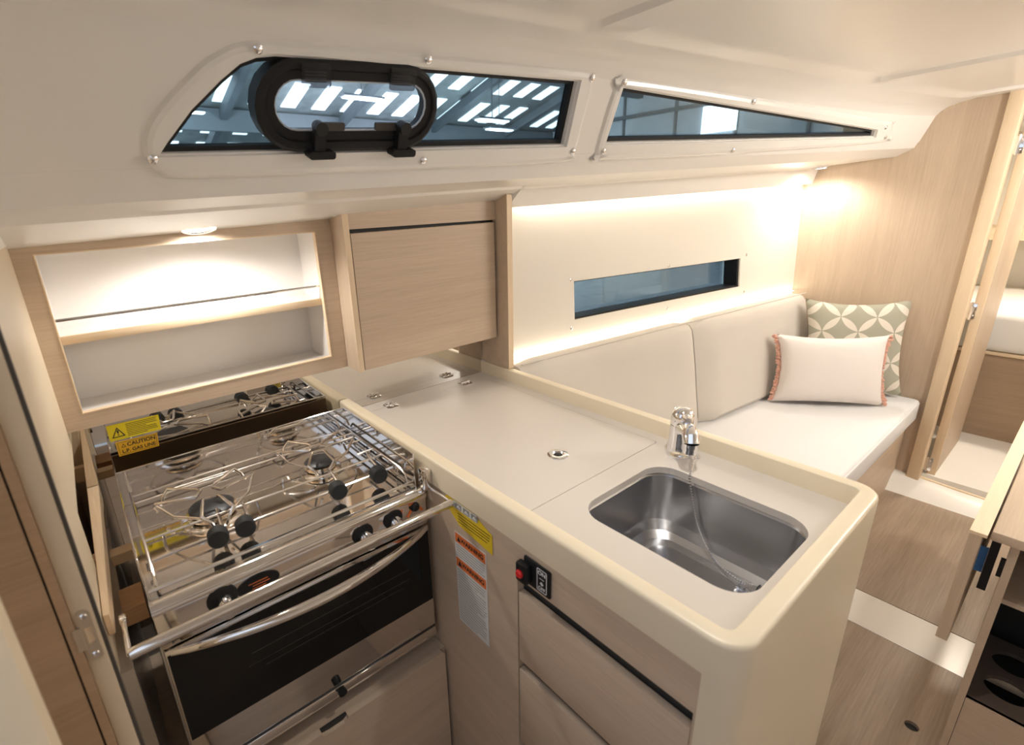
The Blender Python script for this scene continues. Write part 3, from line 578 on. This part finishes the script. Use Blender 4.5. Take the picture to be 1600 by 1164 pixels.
lv = MB(); a = FB+Vector((0, 0, 0.100)); lv.tube([a, a+fd*0.020+Vector((0, 0, 0.004)), a+fd*0.042+Vector((0, 0, 0.004))], [0.014, 0.011, 0.008], 12); lv.build('lever', 'chrome', fa)
s0 = FB+Vector((0, 0, 0.068))
spt = MB(); spt.tube([s0, s0+fd*0.04+Vector((0, 0, 0.014)), s0+fd*0.066+Vector((0, 0, 0.018)), s0+fd*0.076+Vector((0, 0, 0.014)), s0+fd*0.082+Vector((0, 0, 0.0))], [0.021, 0.019, 0.0185, 0.0190, 0.0185], 18)
spo_ = spt.build('spout', 'chrome', fa)
tip = s0+fd*0.082+Vector((0, 0, 0.002))
MB().lathe([(0.0182, 0.0), (0.0182, -0.010), (0.0165, -0.011), (0.0165, -0.024), (0.0, -0.024)], tip, (0, 0, 1), 20).build('aerator', 'chrome', spo_)
MB().lathe([(0.0035, 0.0), (0.0035, 0.0012), (0, 0.0015)], FB+Vector((fd.x*0.0266, fd.y*0.0266, 0.088)), fd, 10).build('temperature_dot', 'blue', fa)

# ------------------------------------------------------------------ stove
st = thing('stove', (0.255, 1.1, 0.42), 'stainless gimballed stove with oven, burners and wire pot rack', 'stove')
x0, x1 = -0.0235, 0.535
MB().box(x0, x1, 0.915, 1.309, 0.834, 0.838).build('hob_tray', 'steel', st)
MB().box(x0, x1, 1.306, 1.309, 0.838, 0.9225, 0.0006, 1).build('hob_back_wall', 'steel', st)
MB().box(x0, x0+0.003, 0.925, 1.306, 0.838, 0.9225, 0.0006, 1).build('hob_side_wall', 'steel', st); MB().box(x1-0.003, x1, 0.925, 1.306, 0.838, 0.9225, 0.0006, 1).build('hob_side_wall', 'steel', st)
MB().tube([(x0+0.0015, 0.926, 0.9225), (x0+0.0015, 1.3075, 0.9225), (x1-0.0015, 1.3075, 0.9225), (x1-0.0015, 0.926, 0.9225), (x1-0.0015, 0.926, 0.842)], 0.0022, 6).build('wall_edge_bead', 'steel', st)
m = MB(); PR = [(0.922, 0.8385), (0.912, 0.8425), (0.903, 0.8455), (0.893, 0.8445), (0.886, 0.839), (0.8835, 0.831), (0.8835, 0.826), (0.90, 0.826), (0.922, 0.830)]
m.add([(x0, y, z) for y, z in PR]+[(x1, y, z) for y, z in PR], [(i, (i+1) % 9, 9+(i+1) % 9, 9+i) for i in range(9)]+[tuple(range(8, -1, -1)), tuple(range(9, 18))], True); m.build('front_rim', 'steel', st)
MB().tube([(x0+0.004, 0.93, 0.848), (x1-0.004, 0.93, 0.848)], 0.004).build('rim_bead', 'steel', st)
MB().box(x0, x1, 0.8865, 1.30, 0.752, 0.833, 0.003).build('control_panel', 'steel', st)
MB().box(x0-0.004, x1+0.002, 0.900, 1.30, 0.415, 0.752, 0.004).build('oven_body', 'sides', st)
MB().box(x0+0.002, x1-0.002, 1.3095, 1.312, 0.43, 0.915).build('reflection_tint_plate', 'refltint', st)  # added plate, its brown standing in for the dark band mirrored behind the stove
# knobs
for X, z, sc_ in ((0.084, 0.803, 1.0), (0.369, 0.803, 0.9), (0.445, 0.806, 0.88)):
    e = MB().lathe([(0.027*sc_, 0), (0.027*sc_, 0.002), (0.024*sc_, 0.004), (0.016, 0.005), (0, 0.005)], (X, 0.886, z), (0, -1, 0), 28).build('knob_bezel', 'black', st)
    k = MB().lathe([(0.0145, 0.0), (0.0145, 0.020), (0.0125, 0.034), (0.0, 0.035)], (X+0.002, 0.881, z-0.005), (0, -1, -0.12), 20); k.box(X-0.003, X+0.005, 0.858, 0.876, z-0.004, z+0.014, 0.002)
    k.build('knob', 'chrome', e)
MB().lathe([(0.0115, 0), (0.0115, 0.003), (0.008, 0.008), (0, 0.009)], (0.503, 0.886, 0.812), (0, -1, 0), 18).build('ignition_button', 'black', st)
m = MB()
for cx_, cz_, rot_ in ((0.488, 0.800, 0.9), (0.517, 0.802, -0.9), (0.497, 0.826, 0.5)):
    dx, dz = math.cos(rot_)*0.010, math.sin(rot_)*0.010; nx, nz = -math.sin(rot_)*0.0035, math.cos(rot_)*0.0035
    m.add([(cx_-dx-nx, 0.8858, cz_-dz-nz), (cx_+dx-nx, 0.8858, cz_+dz-nz), (cx_+dx+nx, 0.8858, cz_+dz+nz), (cx_-dx+nx, 0.8858, cz_-dz+nz)], [(0, 1, 2, 3)])
m.build('orange_marks', 'ored', st)
MB().plate([(0.148+0.040*math.cos(k*PI/12), 0.800+0.021*math.sin(k*PI/12)) for k in range(24)], [], lambda x, z, h: (x, 0.8862-h, z), 0.002).build('badge', 'black', st)
m = MB()
for dx, dz, wd in ((0.148, 0.806, 0.018), (0.153, 0.800, 0.016), (0.148, 0.794, 0.013)): m.add([(dx-wd, 0.8838, dz-0.0008), (dx+wd, 0.8838, dz-0.0008), (dx+wd, 0.8838, dz+0.0008), (dx-wd, 0.8838, dz+0.0008)], [(0, 1, 2, 3)])
m.build('badge_print', 'ored', st)
m = MB()
for cx_, cz_, s_ in ((0.018, 0.779, 0.004), (0.030, 0.783, 0.006), (0.030, 0.776, 0.005), (0.006, 0.781, 0.0035)): m.add([(cx_-s_, 0.8861, cz_-s_*0.8), (cx_+s_, 0.8861, cz_-s_), (cx_+s_*0.6, 0.8861, cz_+s_), (cx_-s_*0.8, 0.8861, cz_+s_*0.9)], [(0, 1, 2, 3)])
m.build('flame_pictogram', 'ink', st)
# oven door
od = MB().box(x0+0.001, x1-0.001, 0.884, 0.900, 0.448, 0.748, 0.002).build('oven_door', 'steel', st)
MB().box(x0+0.004, x1-0.004, 0.8815, 0.884, 0.533, 0.738).build('door_glass', 'bglass', od)
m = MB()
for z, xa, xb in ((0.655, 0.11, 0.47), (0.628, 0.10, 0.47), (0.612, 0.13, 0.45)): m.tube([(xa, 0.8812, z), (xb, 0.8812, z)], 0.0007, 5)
m.build('oven_reflection_lines', 'seal', od)  # lines drawn on the glass in place of reflections
hp_ = [(x0+0.012+(x1-x0-0.024)*k/20, 0.876-0.052*math.sin(PI*k/20)**0.8, 0.749-0.002*math.sin(PI*k/20)) for k in range(21)]
MB().tube(hp_, [0.006+0.005*math.sin(PI*k/20) for k in range(21)], 12).build('door_handle', 'steel', od)
MB().box(x0+0.001, x1-0.001, 0.886, 0.905, 0.441, 0.448).build('door_gap', 'dark', st)
MB().box(x0+0.001, x1-0.001, 0.882, 0.905, 0.413, 0.441, 0.0025).build('bottom_trim', 'steel', st)
MB().lathe([(0.008, 0), (0.010, 0.006), (0.010, 0.014), (0, 0.015)], (0.268, 0.882, 0.434), (0, -1, 0), 16).build('oven_latch', 'black', st)
# burners
def burner(cx, cy, r):
    b = MB().lathe([(r*1.15, 0.0), (r*1.15, 0.002), (r*1.05, 0.004), (r*0.8, 0.006), (r*0.75, 0.011), (0, 0.011)], (cx, cy, 0.838), (0, 0, 1), 36).build('burner_base', 'steel', st)
    MB().lathe([(r*0.86, 0.0), (r*0.92, 0.006), (r*0.90, 0.011), (r*0.5, 0.012), (0, 0.012)], (cx, cy, 0.8465), (0, 0, 1), 36).build('burner_ring', 'brass', b)
    MB().lathe([(r*0.80, 0.0), (r*0.82, 0.004), (r*0.70, 0.008), (0, 0.0085)], (cx, cy, 0.859), (0, 0, 1), 36).build('burner_cap', 'burner', b)
    MB().tube([(cx-0.012, cy-r*1.02, 0.839), (cx-0.012, cy-r*1.02, 0.856)], 0.003).build('spark_pin', 'dark', b)
burner(0.128, 1.125, 0.056); burner(0.392, 1.160, 0.045)
# pot supports: three hairpin loops around each burner
def support(cx, cy, R, rot):
    m = MB(); z = 0.897
    for k in range(3):
        a = rot+2*PI*k/3; u = Vector((math.cos(a), math.sin(a), 0)); v = Vector((-u.y, u.x, 0)); c = Vector((cx, cy, z)); dz = Vector((0, 0, 1))
        m.tube([c+u*R*1.02+v*0.010-dz*0.030, c+u*R*1.0+v*0.018-dz*0.012, c+u*R*0.92+v*0.030, c+u*R*0.30+v*0.017, c+u*R*0.20+v*0.012-dz*0.002, c+u*R*0.20-v*0.012-dz*0.002, c+u*R*0.30-v*0.017, c+u*R*0.92-v*0.030, c+u*R*1.0-v*0.018-dz*0.012, c+u*R*1.02-v*0.010-dz*0.030], 0.0037, 8)
        a2 = rot+2*PI*(k+1)/3; u2 = Vector((math.cos(a2), math.sin(a2), 0)); v2 = Vector((-u2.y, u2.x, 0))
        m.tube([c+u*R*0.92+v*0.030-dz*0.003, c+(u+u2).normalized()*R*0.80-dz*0.008, c+u2*R*0.92-v2*0.030-dz*0.003], 0.0028, 8)
    m.build('pot_support', 'wire', st)
support(0.128, 1.125, 0.105, 0.5); support(0.392, 1.165, 0.100, 0.25)
# wire rack
m = MB()
for x in (x0+0.018, x1-0.018):
    m.tube([(x, 0.935, 0.845), (x, 0.942, 0.866), (x, 0.97, 0.876), (x, 1.285, 0.876), (x, 1.30, 0.862)], 0.0032, 8)
    m.tube([(x, 0.945, 0.850), (x, 1.295, 0.850)], 0.0026, 8)
for y in (1.055, 1.225, 1.262): m.tube([(x0+0.018, y, 0.876), (x1-0.018, y, 0.876)], 0.0028, 8)
for sx, xe in ((x0+0.018, 0.062), (x1-0.018, 0.470)):
    for y in (1.10, 1.17): m.tube([(sx, y, 0.876), (xe, y, 0.876)], 0.0026, 6)
m.build('pot_rack', 'wire', st)
rod = MB().tube([(x0+0.014, 0.992, 0.850), (x0+0.014, 0.990, 0.868), (x0+0.03, 0.989, 0.870), (x1-0.03, 0.989, 0.870), (x1-0.014, 0.990, 0.868), (x1-0.014, 0.992, 0.850)], 0.0036, 8).build('clamp_rod', 'wire', st)
for X in (0.1125, 0.164, 0.365, 0.468):
    MB().lathe([(0.0165, 0.0), (0.0195, 0.002), (0.0195, 0.026), (0.0175, 0.029), (0, 0.029)], (X, 0.996, 0.869), (-0.12, -1, 0.10), 24).build('clamp_knob', 'rubber', rod)
    MB().tube([(X+0.012, 0.992, 0.866), (X+0.014, 1.03, 0.872), (X+0.018, 1.075, 0.877)], 0.004, 8).build('clamp_arm', 'wire', rod)

# crash bar in front of the stove
cb = thing('crash_bar', (0.25, 0.80, 0.85), 'polished steel crash bar across the front of the stove', 'rail')
MB().tube([(-0.060, 0.7935, 0.850), (0.543, 0.7925, 0.850)], 0.0095, 14).build('bar', 'steel', cb)
for x in (-0.0605, 0.5435):
    MB().tube([(x, 0.793, 0.850), (x, 0.885, 0.850)], 0.004, 10).build('bar_arm', 'steel', cb)
MB().box(0.528, 0.550, 0.875, 0.905, 0.845, 0.898, 0.005).build('mount', 'steel', cb)
MB().box(-0.066, -0.0555, 0.874, 0.890, 0.842, 0.857, 0.003).build('mount', 'steel', cb)
# recess: left batten, blocks and liner
lb = thing('stove_fiddle', (-0.078, 1.1, 0.85), 'pale wooden batten at worktop height left of the stove', 'batten')
MB().hexa([(-0.083, 0.87, 0.84), (-0.0735, 0.87, 0.84), (-0.060, 1.373, 0.84), (-0.083, 1.373, 0.84), (-0.083, 0.87, 0.88), (-0.0735, 0.87, 0.88), (-0.060, 1.373, 0.88), (-0.083, 1.373, 0.88)], 0.0012, 1).build('batten', wood('batten_wood', (0.66, 0.48, 0.30), (0.78, 0.60, 0.41), 'Y'), lb)
MB().box(-0.066, -0.0285, 1.135, 1.165, 0.80, 0.822).build('cross_piece', 'edge', lb)
MB().box(-0.0655, -0.0285, 0.975, 1.045, 0.765, 0.80).build('block', 'brown', lb)
MB().box(-0.124, -0.083, 1.12, 1.14, 0.80, 0.84).build('cross_piece', 'edge', lb)
MB().box(XB+0.0005, XB+0.018, 0.865, 1.372, 0.0, 0.764).build('recess_liner', 'sides', None, label='grey metal liner panel in the gap left of the oven', cat='panel')
# locker under the stove
ul = thing('low_locker', (0.25, 0.9, 0.0), 'low wooden locker under the oven with a finger notch', 'cabinet')
notch = [(0.205, 0.372), (0.207, 0.363), (0.225, 0.360), (0.258, 0.360), (0.266, 0.366), (0.268, 0.372)]
MB().plate([(XB+0.0185, 0.01), (0.540, 0.01), (0.540, 0.364), (0.533, 0.372)]+notch[::-1]+[(XB+0.0185, 0.372)], [], lambda x, z, h: (x, 0.858+h, z), 0.016).build('door', 'woodx', ul)
MB().box(XB+0.0185, 0.5505, 0.874, 1.36, 0.30, 0.366).build('ledge', 'woodx', ul)
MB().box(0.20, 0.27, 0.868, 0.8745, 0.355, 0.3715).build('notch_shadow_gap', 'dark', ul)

# ------------------------------------------------------------------ settee
sb = thing('settee', (2.1, 0.7, 0.0), 'wooden settee base along the hull under the ivory seat', 'settee')
MB().box(1.14, XF-0.001, 0.468, 0.486, 0.0, 0.356).build('front_panel', 'woodx', sb)
MB().box(1.14, XF-0.001, 0.486, 1.03, 0.33, 0.355).build('seat_board', 'woodx', sb)
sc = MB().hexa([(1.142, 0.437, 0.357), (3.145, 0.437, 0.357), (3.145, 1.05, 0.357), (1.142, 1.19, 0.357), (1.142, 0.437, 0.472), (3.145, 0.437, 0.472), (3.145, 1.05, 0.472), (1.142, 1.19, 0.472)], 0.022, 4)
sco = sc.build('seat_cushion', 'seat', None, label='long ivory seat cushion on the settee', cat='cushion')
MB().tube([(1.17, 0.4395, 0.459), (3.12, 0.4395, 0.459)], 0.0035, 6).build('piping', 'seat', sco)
def backrest(Xa, Xb, label):
    def f(X, z, d): return (X, hullY(X, z)-0.003-d, z)
    N = 14; rows = []
    prof_ = [(0.474, 0.0, ), (0.474, 0.15), (0.50, 0.168), (0.60, 0.155), (0.75, 0.135), (0.87, 0.115), (0.915, 0.104), (0.935, 0.085), (0.942, 0.06), (0.940, 0.03), (0.93, 0.012), (0.90, 0.0)]
    m = MB()
    for i in range(N+1):
        t = i/N; X = Xa+(Xb-Xa)*t; e = min(t, 1-t)*(Xb-Xa); k = 1-(max(0, 0.03-e)/0.03)**2*0.25
        rows.append([f(X, 0.474+(z-0.474)*(1-(1-k)*0.12), d*k) for z, d in prof_])
    m.grid(rows); m.add(rows[0], [tuple(range(len(prof_)))]); m.add(rows[-1], [tuple(range(len(prof_)-1, -1, -1))])
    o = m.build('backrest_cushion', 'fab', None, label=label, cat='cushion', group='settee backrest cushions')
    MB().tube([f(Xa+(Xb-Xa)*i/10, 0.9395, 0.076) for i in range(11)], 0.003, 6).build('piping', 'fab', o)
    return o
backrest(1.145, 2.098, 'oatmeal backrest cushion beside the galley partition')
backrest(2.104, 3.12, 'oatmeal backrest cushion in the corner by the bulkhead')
# led strip behind the backrest, along the hull panel
ls = thing('led_strip_light', (2.1, 1.2, 0.90), 'warm light strip glowing behind the top of the backrest', 'light')
m = MB(); m.add([(X, hullY(X, 0.943)-s_, 0.9435) for X in (1.16, 3.13) for s_ in (0.006, 0.016)], [(0, 1, 3, 2)]); m.build('lens', 'strip', ls)
# pillows
def pillow(name, w_, h_, t_, mat, loc, ux, tilt, roll, label, n=26, pinch=0.13):
    m = MB(); 
    for s_ in (1, -1):
        rows = []
        for j in range(n+1):
            r = []
            for i in range(n+1):
                u = -1+2*i/n; v = -1+2*j/n
                e = (max(0, 1-abs(u)**2.6)*max(0, 1-abs(v)**2.6))**0.45
                x = u*w_/2*(1-pinch*(1-abs(u)**0.5)*0-pinch*(1-v*v)*abs(u)**4); y = v*h_/2*(1-pinch*(1-u*u)*abs(v)**3*(1.0 if v > 0 else 0.35))
                wr = 0.006*math.sin(14*u+3*v)*max(0, v)**2*e*math.exp(-3*u*u)
                r.append((x, y, s_*(t_/2*e+wr)))
            rows.append(r)
        m.grid(rows)
    o = m.build(name, mat, None, label=label, cat='pillow')
    ux = Vector(ux).normalized(); up = Vector((0, 0, 1)); nrm = ux.cross(up)
    up2 = (up*math.cos(tilt)-nrm*math.sin(tilt)); nz = ux.cross(up2)
    ux2 = ux*math.cos(roll)+up2*math.sin(roll); up3 = up2*math.cos(roll)-ux*math.sin(roll)
    mtx = Matrix((ux2, up3, nz)).transposed().to_4x4(); mtx.translation = Vector(loc)+up3*(h_/2); o.matrix_world = mtx
    return o
gp = pillow('square_pillow', 0.445, 0.475, 0.14, 'petal', (2.985, 0.705, 0.480), (0.45, -0.89, 0), 0.20, 0.03, 'sage green square pillow with cream petal pattern leaning in the corner')
lp = pillow('lumbar_pillow', 0.49, 0.335, 0.16, 'pil', (2.745, 0.722, 0.482), (0.64, -0.77, 0), 0.22, 0.0, 'blush white lumbar pillow with coral fringed ends', pinch=0.12)
for s_ in (-1, 1):
    m = MB()
    for k in range(46):
        v = -0.97+1.94*k/45; y = v*0.165
        for q in range(2):
            a = random.uniform(-0.6, 0.6); L = random.uniform(0.012, 0.020); x = s_*0.242*(1-0.12*(1-v*v))
            m.tube([(x, y, random.uniform(-0.004, 0.004)), (x+s_*L*0.6, y+a*0.008, random.uniform(-0.008, 0.008)), (x+s_*L, y+a*0.014, random.uniform(-0.012, 0.012))], [0.0035, 0.0068, 0.0045], 5)
    fo = m.build('fringe', 'fringe', lp); fo['kind'] = 'stuff'

# ------------------------------------------------------------------ table with drop leaf, at the right
tb = thing('drop_leaf_table', (2.1, -0.1, 0.0), 'wooden saloon table with a folded leaf and bottle locker', 'table')
lf = MB().box(1.527, 2.70, 0.0445, 0.0675, 0.378, 0.700, 0.001).build('leaf', 'woodx', tb)
MB().box(1.526, 2.701, 0.0370, 0.0680, 0.6925, 0.7008).build('edge_band', 'edge', lf)
MB().box(1.5255, 1.527, 0.0450, 0.0670, 0.379, 0.692).build('end_band', 'woodz', lf)
tp = MB().box(1.556, 2.70, -0.55, 0.033, 0.676, 0.7005, 0.003).build('table_top', 'woodx', tb)
MB().box(1.590, 1.605, 0.013, 0.029, 0.52, 0.675).build('leaf_bracket', 'black', tb)
MB().box(1.592, 1.60, -0.004, 0.006, 0.57, 0.62).build('hinge', 'black', tb)
MB().box(1.60, 1.606, 0.0295, 0.0444, 0.56, 0.63).build('tape_strip', 'blue', lf)
MB().box(1.578, 2.60, -0.018, -0.003, 0.012, 0.675).build('side_panel', 'woodx', tb)
MB().box(1.578, 2.60, -0.52, -0.505, 0.012, 0.675).build('side_panel', 'woodx', tb)
MB().box(1.62, 2.60, -0.505, -0.018, 0.487, 0.500).build('shelf', 'woody', tb)
MB().box(1.95, 1.965, -0.505, -0.018, 0.50, 0.675).build('back_panel', 'woody', tb)
MB().box(1.99, 2.0, -0.505, -0.018, 0.02, 0.487).build('locker_back', 'dark', tb)
bh = [[(cx_+0.046*math.cos(k*PI/12), cy_+0.046*math.sin(k*PI/12)) for k in range(24)] for cx_, cy_ in ((1.69, -0.085), (1.69, -0.20), (1.69, -0.315), (1.69, -0.43), (1.81, -0.085), (1.81, -0.20), (1.81, -0.315), (1.81, -0.43))]
MB().plate([(1.585, -0.504), (1.90, -0.504), (1.90, -0.019), (1.585, -0.019)], bh, lambda x, y, h: (x, y, 0.20-h), 0.012).build('bottle_rack', plain('rack_board', (0.13, 0.10, 0.08), 0.9, spec=0.1), tb)
MB().box(1.585, 1.90, -0.504, -0.019, 0.03, 0.04).build('rack_base', 'dark', tb)
MB().box(1.580, 1.594, -0.504, -0.019, 0.012, 0.20).build('front_panel', 'woody', tb)

# ------------------------------------------------------------------ lamps of the cabin, some of them added as unseen fill
def puck(name, loc, r, label, tilt=(0, 0, 1), group=None):
    o = thing(name, loc, label, 'light', group)
    MB().lathe([(0, 0.004), (r*0.75, 0.003), (r*0.8, 0.0), (r, 0.0), (r*1.02, 0.004), (r, 0.010), (0, 0.010)], loc, tilt, 28, False).build('rim', 'chrome', o)
    MB().lathe([(0, 0.0022), (r*0.74, 0.0022), (r*0.74, 0.004), (0, 0.004)], loc, tilt, 24).build('lens', 'led', o)
    return o
g1 = puck('galley_downlight', (0.252, 1.312, 1.4415), 0.036, 'small chrome downlight under the headliner lip above the stove shelf', (0, 0.35, 1))
light('galley_lamp', 'SPOT', (0.252, 1.318, 1.434), GALLEY_LED_W*4, WARM, g1, 0.03, (0, 0, 0), math.radians(165))
s1 = puck('settee_downlight', (2.98, 1.0, 1.568), 0.036, 'small downlight glowing in the corner above the settee', (0, 0.1, 1))
light('settee_lamp', 'SPOT', (2.98, 0.998, 1.560), SETTEE_LED_W*4, WARM, s1, 0.02, (0, 0, 0), math.radians(165))
tl = thing('led_strip_light', (2.1, 1.2, 1.47), 'warm light strip under the headliner along the top of the hull panel', 'light')
m = MB(); m.add([(X, hullY(X, 1.47)-s_, 1.480+0.0233*(X-1.14)) for X in (1.2, 3.1) for s_ in (0.012, 0.022)], [(0, 1, 3, 2)]); m.build('lens', 'tstrip', tl)
for X, Y, lb_ in ((2.25, -0.30, 'added unseen dome lamp giving fill light over the drop leaf table'), (2.9, -0.45, 'added unseen dome lamp giving fill light close to the forward bulkhead')):
    c = thing('added_dome_lamp', (X, Y, 1.822), lb_, 'lamp')  # domes added out of view to brighten the headliner and cabin
    MB().lathe([(0.0, -0.05), (0.03, -0.045), (0.055, -0.03), (0.065, 0.0), (0.065, 0.02), (0, 0.02)], (X, Y, 1.822), (0, 0, 1), 28).build('dome', 'gelw', c)
    light('dome_fill', 'POINT', (X, Y, 1.745), DOME_FILL_W, WARM, c, 0.05)
w1_ = puck('added_worktop_light', (0.86, 0.42, 1.822), 0.045, 'added unseen downlight brightening the worktop and sink')
light('worktop_fill', 'SPOT', (0.86, 0.42, 1.816), WORK_FILL_W*4, WARM, w1_, 0.03, (0, 0, 0), math.radians(110))  # added lamp with no seen source, lights the worktop
f1_ = puck('forward_cabin_downlight', (4.1, 0.0, 1.765), 0.045, 'round downlight in the forward cabin ceiling')
light('forward_lamp', 'AREA', (4.1, 0.0, 1.76), FORE_LED_W, (1, 0.88, 0.72), f1_, 0.1)

# ------------------------------------------------------------------ warehouse around the boat, seen through the windows
def rfz(Y): return 9.0-(Y-10)*0.275
wr = thing('warehouse_roof', (10, 20, 6), 'sloping warehouse roof with rows of skylights seen through the cabin windows', 'roof')
MB().hexa([(-12, 8, rfz(8)), (30, 8, rfz(8)), (30, 34, rfz(34)), (-12, 34, rfz(34)), (-12, 8, rfz(8)+0.1), (30, 8, rfz(8)+0.1), (30, 34, rfz(34)+0.1), (-12, 34, rfz(34)+0.1)]).build('roof_sheet', 'wh_roof', wr)
def sheet(Xa, Xb, Ya, Yb): return MB().hexa([(Xa, Ya, rfz(Ya)-0.05), (Xb, Ya, rfz(Ya)-0.05), (Xb, Yb, rfz(Yb)-0.05), (Xa, Yb, rfz(Yb)-0.05), (Xa, Ya, rfz(Ya)-0.02), (Xb, Ya, rfz(Ya)-0.02), (Xb, Yb, rfz(Yb)-0.02), (Xa, Yb, rfz(Yb)-0.02)])
for Ya, Yb in ((11.5, 13.5), (14.5, 16.3), (18.0, 20.0), (20.9, 22.8), (24.0, 25.6), (26.6, 28.2)):
    for k in range(24):
        X = -6+k*1.3; sheet(X, X+0.6, Ya, Yb).build('skylight', 'sky', wr)
for Y in (17.0, 23.2, 30): MB().box(-12, 26, Y, Y+0.3, rfz(Y)-0.9, rfz(Y)-0.1).build('roof_beam', 'wh_beam', wr)
for X in range(-9, 26, 5): MB().hexa([(X, 8, rfz(8)-0.5), (X+0.25, 8, rfz(8)-0.5), (X+0.25, 34, rfz(34)-0.5), (X, 34, rfz(34)-0.5), (X, 8, rfz(8)-0.12), (X+0.25, 8, rfz(8)-0.12), (X+0.25, 34, rfz(34)-0.12), (X, 34, rfz(34)-0.12)]).build('rafter', 'wh_beam', wr)
ww = thing('warehouse_wall', (24, 15, -1.5), 'pale blue sheet metal warehouse walls outside the boat', 'wall')
MB().box(-12, 30, 33, 33.2, -1.5, 6.0).build('far_wall', 'wh_wall', ww); MB().box(25, 25.2, -4, 34, -1.5, 10.0).build('end_wall', 'wh_wall', ww)
for y in range(-3, 34, 3): MB().box(24.9, 25.0, y, y+0.12, -1.5, 10).build('wall_rib', 'wh_beam', ww)
for z in (3.0, 5.3): MB().box(24.85, 25.0, -4, 34, z, z+0.18).build('wall_girt', 'wh_beam', ww)
MB().box(24.8, 24.9, 12.0, 13.6, 4.1, 5.25).build('bright_opening', emis('bright_opening', (0.9, 0.95, 1), 5.0), ww)
MB().box(24.2, 24.7, 19.5, 21.0, -1.5, 9).build('column', 'wh_beam', ww)
for i, (X, Y, z) in enumerate(((4, 20, 4.6), (9, 17, 4.9), (13, 15, 4.2), (2, 26, 4.3), (16, 18, 4.4))):
    h = thing('warehouse_lamp', (X, Y, z), 'bright hanging bay light in the warehouse outside', 'lamp', 'warehouse bay lights')
    MB().box(X-0.7, X+0.7, Y-0.15, Y+0.15, z-0.05, z, 0.02).build('tube', 'lampw', h); MB().box(X-0.75, X+0.75, Y-0.2, Y+0.2, z, z+0.06).build('housing', 'wh_beam', h)
    MB().tube([(X, Y, z+0.06), (X, Y, rfz(Y)-0.06)], 0.02, 6).build('hanger', 'wh_beam', h)
    light('bay_bulb', 'POINT', (X, Y, z-0.4), 900, (0.97, 0.99, 1.0), h, 0.3)
MB().box(-30, 40, -20, 40, -1.6, -1.5).build('ground', 'wh_floor', None, kind='structure', label='grey concrete warehouse ground under the boat')
